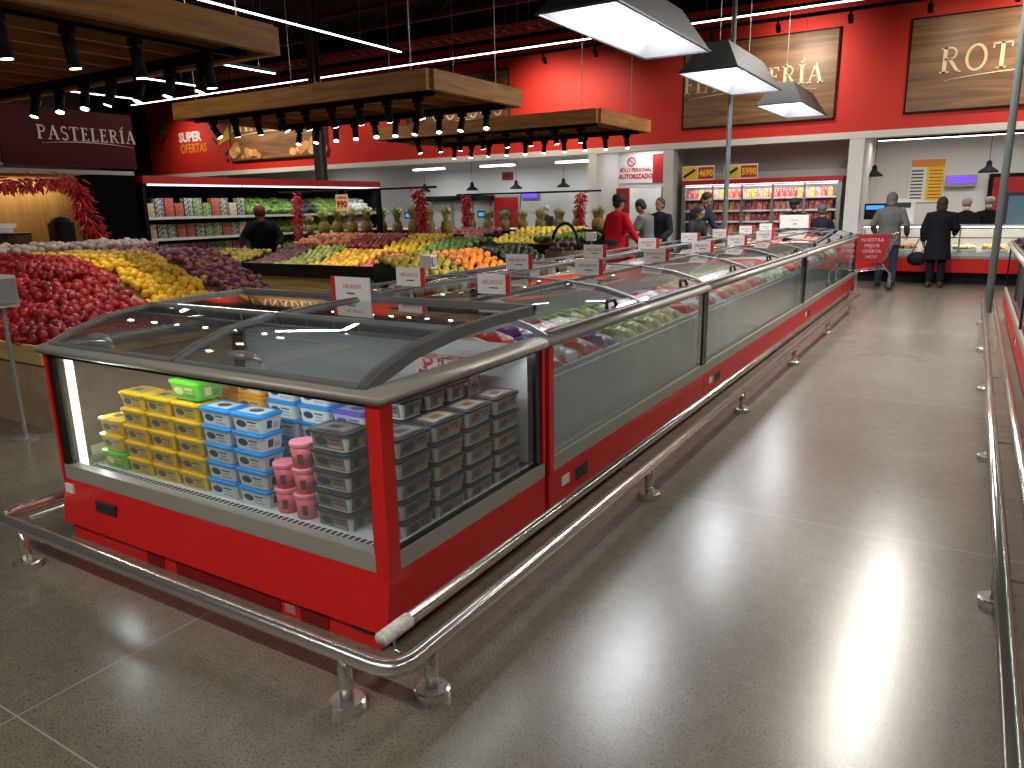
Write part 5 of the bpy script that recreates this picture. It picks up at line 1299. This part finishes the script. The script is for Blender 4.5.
t = thing('kitchen_door', (.95, 19.85, 0), 'red kitchen door with a blue-grey window right of the deli staff', 'door')
B(-.75, .75, -.02, .04, 0, 2.1).build('door_frame', M['black'], t); B(-.66, .66, -.04, -.02, 0, 2.02).build('door_leaf', M['redtrim'], t); B(-.4, .1, -.045, -.04, .85, 1.7).build('window_edge', M['ink'], t); B(-.34, .04, -.05, -.045, .92, 1.62).build('window_pane', mat('blue_pane', (.12, .22, .32), .2), t)

# ================================================================== PEOPLE
def remesh(mb, name, m, parent, vox=.012, mats=None):
    o = mb.build(name, m, parent)
    md = o.modifiers.new('r', 'REMESH'); md.mode = 'VOXEL'; md.voxel_size = vox; md.use_smooth_shade = True
    dg = bpy.context.evaluated_depsgraph_get(); dg.update()
    me = bpy.data.meshes.new_from_object(o.evaluated_get(dg)); o.modifiers.clear(); old = o.data; o.data = me; bpy.data.meshes.remove(old)
    me.materials.clear(); me.materials.append(m if not isinstance(m, list) else m[0])
    return o
def person(loc, rz, Ht, label, top, legs, hairc, arms, lean=0, headpitch=0, headyaw=0, hat=None, hatc=None, mask=False, hood=False, bulk=1.0, feet=((-.1, 0), (.1, 0)), longhair=False, short=False, coat=False, shoes=(.02, .02, .02), lower=True, beanie=False):
    s = Ht/1.72
    t = thing('person', loc, label, 'person', rz=rz)
    L = radians(lean); hip = Vector((0, 0, .93))
    def sp(d, fwd=0): return hip+Vector((0, sin(L)*d+fwd*cos(L), cos(L)*d-fwd*sin(L)))
    def shp(v): return v*s
    def sring(p, rx, ry, tilt): return [shp(p+Vector((rx*cos(a), ry*sin(a)*cos(tilt), -ry*sin(a)*sin(tilt)))) for a in [2*pi*k/16 for k in range(16)]]
    def torso(g, z0=-.05, bulk=1.0, skirt=0):
        mb = MB(); R = []
        for d, rx, ry in ((z0-skirt, .165+skirt*.1, .115), (z0, .165, .112), (.06, .155, .105), (.18, .148, .10), (.32, .17, .115), (.42, .188, .115), (.475, .165, .1), (.52, .115, .08), (.55, .075, .065)):
            R.append(sring(sp(d), (rx*bulk+g), (ry*bulk+g), L*sat((d+.1)*3)))
        mb.rings(R); return mb
    neck = sp(.55); hd = sp(.70, .015); hp = radians(headpitch)
    hd = neck+Vector((0, sin(L*.7+hp)*.13+.01, cos(L*.7+hp)*.13-.005))
    Rh = Matrix.Rotation(radians(headyaw), 3, 'Z') @ Matrix.Rotation(-(L*.6+hp), 3, 'X')
    def H(v): return shp(hd+Rh@Vector(v))
    SH = [sp(.47)+Vector((sx*.185, 0, 0)) for sx in (-1, 1)]
    J = []
    for k in range(2):
        e, h = arms[k]; S_ = SH[k]; J.append((S_, S_+Vector(e), S_+Vector(e)+Vector(h)))
    def armtube(mb, k, g, short=False):
        S_, E, W = J[k]; I = S_+(sp(.47)-S_)*.35
        pts = [I, S_, S_.lerp(E, .5), E, E.lerp(W, .35), W]; rr = [.045, .056, .05, .042, .040, .028]
        if short: pts = pts[:3]+[S_.lerp(E, .75)]; rr = [.05, .06, .062, .062]
        mb.tube([shp(p) for p in pts], [(r*bulk**.5+g)*s for r in rr], 12)
    def legtube(mb, k, g, end=.09):
        sx = (-1, 1)[k]; A = hip+Vector((sx*.085, 0, .02)); ft = Vector((feet[k][0], feet[k][1], end)); kn = A.lerp(Vector((feet[k][0], feet[k][1], .09)), .5)+Vector((0, .02, 0))
        mb.tube([shp(p) for p in (A, A.lerp(kn, .5), kn, kn.lerp(ft, .35), ft)], [(r*bulk**.5+g)*s for r in (.088, .078, .058, .056, .042)], 12)
    # --- body, one surface
    b = torso(0); 
    b.tube([shp(sp(.5)), shp(neck), shp(hd)], [.06*s, .052*s, .05*s], 12)
    b.ell(H((0, -.008, .03)), (.08*s, .098*s, .108*s), 16, 12, Rh); b.ell(H((0, .028, -.05)), (.053*s, .06*s, .058*s), 14, 8, Rh)
    b.ell(H((0, .092, -.012)), (.013*s, .018*s, .026*s), 8, 6, Rh)
    for sx in (-1, 1): b.ell(H((sx*.077, -.005, -.005)), (.012*s, .02*s, .03*s), 8, 6, Rh)
    for k in range(2):
        armtube(b, k, 0)
        if lower: legtube(b, k, 0, .05); b.ell(shp(Vector((feet[k][0], feet[k][1]+.05, .045))), (.042*s, .11*s, .035*s), 10, 6)
        S_, E, W = J[k]; d = (W-E).normalized(); sx = (-1, 1)[k]
        side = d.cross(Vector((1, 0, 0)))
        side = side.normalized() if side.length > .2 else Vector((0, 1, 0))
        nrm = d.cross(side).normalized()
        palm = W+d*.045
        b.tube([shp(W-d*.01), shp(W+d*.03), shp(W+d*.085)], [(.022*s, .03*s), (.02*s, .036*s), (.016*s, .04*s)], 10)
        b.ell(shp(palm), tuple(q*s for q in (.032, .032, .032)), 10, 6)
        for f, (o_, ln) in enumerate(((-.03, .062), (-.01, .074), (.01, .07), (.03, .054))):
            r0 = W+d*.08+side*o_; cu = nrm*(.018 if sx > 0 else -.018)
            b.tube([shp(r0), shp(r0+d*ln*.5+cu*.3), shp(r0+d*ln+cu)], [.0105*s, .010*s, .008*s], 7)
        r0 = W+d*.03+side*.03; b.tube([shp(r0), shp(r0+d*.03+side*.025), shp(r0+d*.06+side*.03)], [.012*s, .011*s, .009*s], 7)
    remesh(b, 'body', M['skin'], t, .0085*s)
    # --- clothes
    c = torso(.014, -.10, bulk, .06 if not coat else .28)
    for k in range(2): armtube(c, k, .012+(.012 if coat else 0), short)
    if hood:
        c.ell(H((0, -.035, -.06)), (.11*s, .09*s, .06*s), 12, 8, Rh)
    c.tube([shp(sp(.50)), shp(sp(.56))], [.09*s, .064*s], 14)
    remesh(c, 'coat' if coat else 'sweater' if not short else 'shirt', mat('cloth', top, .9, noise=.15, nscale=8, spec=.1), t, .013)
    if lower:
        c = MB(); c.rings([sring(hip+Vector((0, 0, d)), rx, ry, 0) for d, rx, ry in ((-.12, .15, .11), (-.04, .172*bulk, .122*bulk), (.05, .165*bulk, .118*bulk), (.1, .155*bulk, .11*bulk))])
        for k in range(2): legtube(c, k, .014, .10)
        remesh(c, 'trousers', mat('trouser', legs, .9, spec=.1), t, .013)
        for k in range(2):
            c = MB(); c.smooth = True; fx, fy = feet[k]
            c.rings([[shp(Vector((fx+rx*cos(a), fy+.045+ry*sin(a), z))) for a in [2*pi*q/14 for q in range(14)]] for z, rx, ry in ((.0, .048, .135), (.03, .05, .14), (.06, .046, .12)) ]+[[shp(Vector((fx+.05*cos(a), fy-.02+.065*sin(a), .12))) for a in [2*pi*q/14 for q in range(14)]]])
            c.build('shoe', mat('shoe', shoes, .5), t)
    # --- face and hair
    if not hood:
        c = MB(); c.smooth = True
        c.ell(H((0, -.02, .052)), (.089*s, .1*s, .1*s), 16, 10, Rh); c.ell(H((0, -.045, .0)), (.078*s, .065*s, .075*s), 14, 8, Rh)
        if longhair:
            c.ell(H((0, -.05, -.05)), (.10*s, .07*s, .12*s), 14, 8, Rh); c.ell(H((0, -.03, .03)), (.1*s, .1*s, .1*s), 14, 8, Rh)
        remesh(c, 'hair', mat('hair', hairc, .7, noise=.3, nscale=40), t, .01)
    else:
        c = MB(); c.ell(H((0, -.025, .03)), (.1*s, .11*s, .12*s), 16, 10, Rh); c.ell(H((0, -.05, -.06)), (.09*s, .08*s, .09*s), 12, 8, Rh)
        remesh(c, 'hood', mat('cloth', top, .9, noise=.15, nscale=8, spec=.1), t, .011)
    fc = MB(); fc.cur = 0
    for sx in (-1, 1):
        fc.ell(H((sx*.031, .078, .012)), (.012*s, .007*s, .006*s), 8, 5, Rh); fc.cbox(H((sx*.031, .083, .034)), (.03*s, .006*s, .006*s), radians(headyaw))
    fc.build('eyes', M['ink'], t)
    if mask:
        c = MB(); c.smooth = True; c.ell(H((0, .048, -.04)), (.06*s, .06*s, .05*s), 12, 8, Rh); c.build('face_mask', M['paper'], t)
    else:
        c = MB(); c.ell(H((0, .086, -.055)), (.022*s, .006*s, .006*s), 8, 5, Rh); c.build('mouth', mat('lips', (.3, .1, .08), .5), t)
    if hat:
        c = MB(); c.smooth = True
        R = [[H((r*cos(a), -.012+r*1.12*sin(a), z)) for a in [2*pi*q/16 for q in range(16)]] for r, z in ((.099, .04), (.1, .08), (.091, .125), (.064, .152), (.02, .162))]
        c.rings(R)
        if hat == 'cap':
            c.rings([[H((x*.075, .08+y, zz)) for x, y in ((-1, 0), (-.8, .07), (0, .1), (.8, .07), (1, 0))] for zz in (.05, .06)])
        c.build('cap' if hat == 'cap' else 'hair_net' if hat == 'net' else 'beanie', mat('hat', hatc, .8), t)
    return t
def toward(dx, dy): return atan2(-dx, dy)      # body faces local +y
DOWN = ((-.05, .0, -.29), (.0, .04, -.25)); DOWNR = ((.05, .0, -.29), (.0, .04, -.25))
def both(e, h): return [((-e[0], e[1], e[2]), (-h[0], h[1], h[2])), (e, h)]
dk = (.02, .022, .03)
person((-5.08, 11.65, 0), toward(.5, .9), 1.73, 'person in a red sweater and black cap, back to the viewer, beyond the island', (.55, .01, .02), (.03, .05, .05), (.02, .015, .015), both((.17, .02, -.24), (-.02, .16, -.17)), lean=6, hat='cap', hatc=dk, bulk=1.25)
person((-4.82, 12.5, 0), toward(-.9, .1), 1.68, 'person with black hair in a grey T-shirt looking down, right of the red sweater', (.17, .17, .16), dk, (.015, .012, .012), both((.08, .08, -.26), (-.06, .22, -.06)), lean=8, headpitch=28, short=True)
person((-4.95, 13.4, 0), toward(-.3, -1), 1.68, 'person in a dark coat and glasses facing the viewer behind the grey T-shirt', dk, dk, (.08, .06, .05), both((.08, .03, -.27), (-.05, .18, -.14)), coat=True, beanie=True)
person((-4.5, 13.95, 0), toward(.9, -.35), 1.82, 'person with glasses in a navy jacket leaning over the freezer', (.02, .025, .045), dk, (.015, .012, .012), both((.06, .1, -.25), (-.02, .22, -.14)), lean=20, headpitch=20)
person((-4.22, 13.0, 0), toward(.95, -.3), 1.55, 'dark-haired person in dark clothes bending beside the navy jacket', (.03, .03, .035), dk, (.02, .014, .012), both((.05, .06, -.25), (0, .16, -.16)), lean=13, headpitch=15, longhair=True)
person((-2.95, 15.3, 0), toward(-.3, .95), 1.62, 'person in black with a black cap beyond the far end of the island', (.012, .012, .014), dk, (.012, .01, .01), both((.08, .05, -.27), (-.03, .16, -.16)), hat='cap', hatc=(.012, .012, .014), headyaw=-50, bulk=1.1)
person((-2.52, 15.6, 0), toward(.2, 1), 1.5, 'person in a dark jacket at the meat fridge, rightmost of the pair beyond the island', (.025, .025, .04), dk, (.08, .08, .09), both((.06, .1, -.25), (-.02, .2, -.1)), lean=6, hat='beanie', hatc=(.12, .13, .16))
person((-1.32, 15.75, 0), toward(.15, 1), 1.70, 'person in a grey hoodie and jeans at the deli counter beside the cart', (.13, .125, .12), (.035, .06, .10), (.1, .1, .1), both((.11, -.02, -.26), (-.02, .17, -.17)), hood=True, bulk=1.22, feet=((-.12, -.03), (.12, .04)), shoes=(.03, .03, .03))
person((-.5, 15.75, 0), toward(.1, 1), 1.60, 'person with curly dark hair and a black puffer jacket at the deli counter', (.012, .013, .02), (.012, .012, .014), (.03, .022, .018), [((-.09, .0, -.27), (.0, .08, -.23)), ((.09, .02, -.25), (-.04, .2, -.1))], coat=True, longhair=True, bulk=1.22)
person((-.12, 18.0, 0), toward(-.2, -1), 1.56, 'deli worker in black with a white mask and hair net, left of the two', (.015, .015, .016), dk, (.2, .2, .2), both((.08, .08, -.25), (-.1, .2, -.08)), lean=8, headpitch=12, mask=True, hat='net', hatc=(.3, .3, .32), bulk=1.1)
person((.27, 18.38, 0), toward(-.2, -1), 1.58, 'deli worker in black with a white mask, right of the two', (.015, .015, .016), dk, (.3, .3, .3), both((.08, .08, -.25), (-.1, .2, -.08)), lean=8, mask=True, hat='net', hatc=(.45, .44, .42), bulk=1.1)
person((-10.0, 18.25, 0), toward(.1, -1), 1.58, 'worker with a pale hair net in the white prep room', (.03, .05, .05), dk, (.3, .3, .3), both((.08, .08, -.25), (-.1, .2, -.08)), mask=True, hat='net', hatc=(.5, .52, .52))
person((-10.6, 9.05, 0), toward(.7, -.7), 1.72, 'person in black with a dark red beanie bending over fruit by the vegetable fridge', (.01, .01, .012), dk, (.05, .03, .03), both((.14, .1, -.22), (-.04, .2, -.12)), lean=22, headpitch=22, hat='beanie', hatc=(.12, .01, .015), bulk=1.35)
# handbag and cart
t = thing('handbag', (-.82, 15.72, 0), 'black handbag hanging at the side of the puffer jacket shopper', 'bag')
mb = MB(); mb.smooth = True; mb.ell((0, 0, .52), (.17, .08, .13), 14, 8); mb.build('bag_body', M['black'], t)
mb = MB(); mb.smooth = True; mb.tube([(-.1, 0, .6), (.0, .0, .86), (.1, 0, .98), (.12, 0, .6)], .009, 6); mb.build('strap', M['black'], t)
t = thing('shopping_cart', (-1.62, 15.05, 0), 'shopping cart with a red front panel at the end of the island', 'shopping cart', rz=radians(8))
def wires(mb, a, b, c_, d, n, m_, r=.004):
    a, b, c_, d = map(Vector, (a, b, c_, d))
    for i in range(n+1): mb.tube([a.lerp(b, i/n), d.lerp(c_, i/n)], r, 4)
    for i in range(m_+1): mb.tube([a.lerp(d, i/m_), b.lerp(c_, i/m_)], r, 4)
x0, x1 = -.18, .38; zt = 1.0; zb_ = .52
mb = MB()
wires(mb, (x0, -.24, zb_), (x1-.08, -.24, zb_), (x1, -.28, zt), (x0-.04, -.28, zt), 12, 8); wires(mb, (x0, .24, zb_), (x1-.08, .24, zb_), (x1, .28, zt), (x0-.04, .28, zt), 12, 8)
wires(mb, (x0, -.24, zb_), (x0, .24, zb_), (x0-.04, .28, zt), (x0-.04, -.28, zt), 10, 8); wires(mb, (x0, -.24, zb_), (x1-.08, -.24, zb_), (x1-.08, .24, zb_), (x0, .24, zb_), 12, 10)
mb.build('basket', M['steel'], t)
mb = MB(); mb.add([(x0+.01, -.262, .5), (x1-.1, -.262, .5), (x1+.02, -.30, 1.0), (x0-.03, -.30, 1.0), (x0+.01, -.252, .5), (x1-.1, -.252, .5), (x1+.02, -.29, 1.0), (x0-.03, -.29, 1.0)], [(0,1,2,3),(7,6,5,4),(0,4,5,1),(1,5,6,2),(2,6,7,3),(3,7,4,0)])
pn = mb.build('red_panel', mat('cart_red', (.3, .015, .02), .5), t)
for k in range(4): text(('NUESTRA', 'MEJOR', 'OFERTA', 'HOY')[k], .085, mat('pink_print', (.75, .4, .4), .5), t, (.09, -.305+.008*k, .9-.1*k), (radians(94), 0, 0), extrude=.0005)
mb = MB(); mb.smooth = True
for s in (-.22, .22): mb.tube([(x1-.02, s, .95), (x1+.1, s, 1.02), (x1+.08, s, .9), (x1-.1, s, .5), (x1-.05, s, .4), (x1+.05, s, .3), (x1+.05, s, .16)], .012, 7); mb.tube([(x1-.05, s, .4), (x0+.05, s, .33), (x0-.02, s, .16)], .012, 7)
mb.tube([(x1+.1, -.24, 1.02), (x1+.1, .24, 1.02)], .016, 8); mb.build('frame', M['steel'], t)
for sx in (x0-.02, x1+.05):
    for s in (-.22, .22):
        mb = MB(); mb.smooth = True; mb.tube([(sx, s-.015, .06), (sx, s+.015, .06)], .06, 14); mb.build('wheel', M['rubber'], t); mb = MB(); mb.box(sx-.01, sx+.01, s-.02, s+.02, .11, .17); mb.build('caster_fork', M['steeldull'], t)
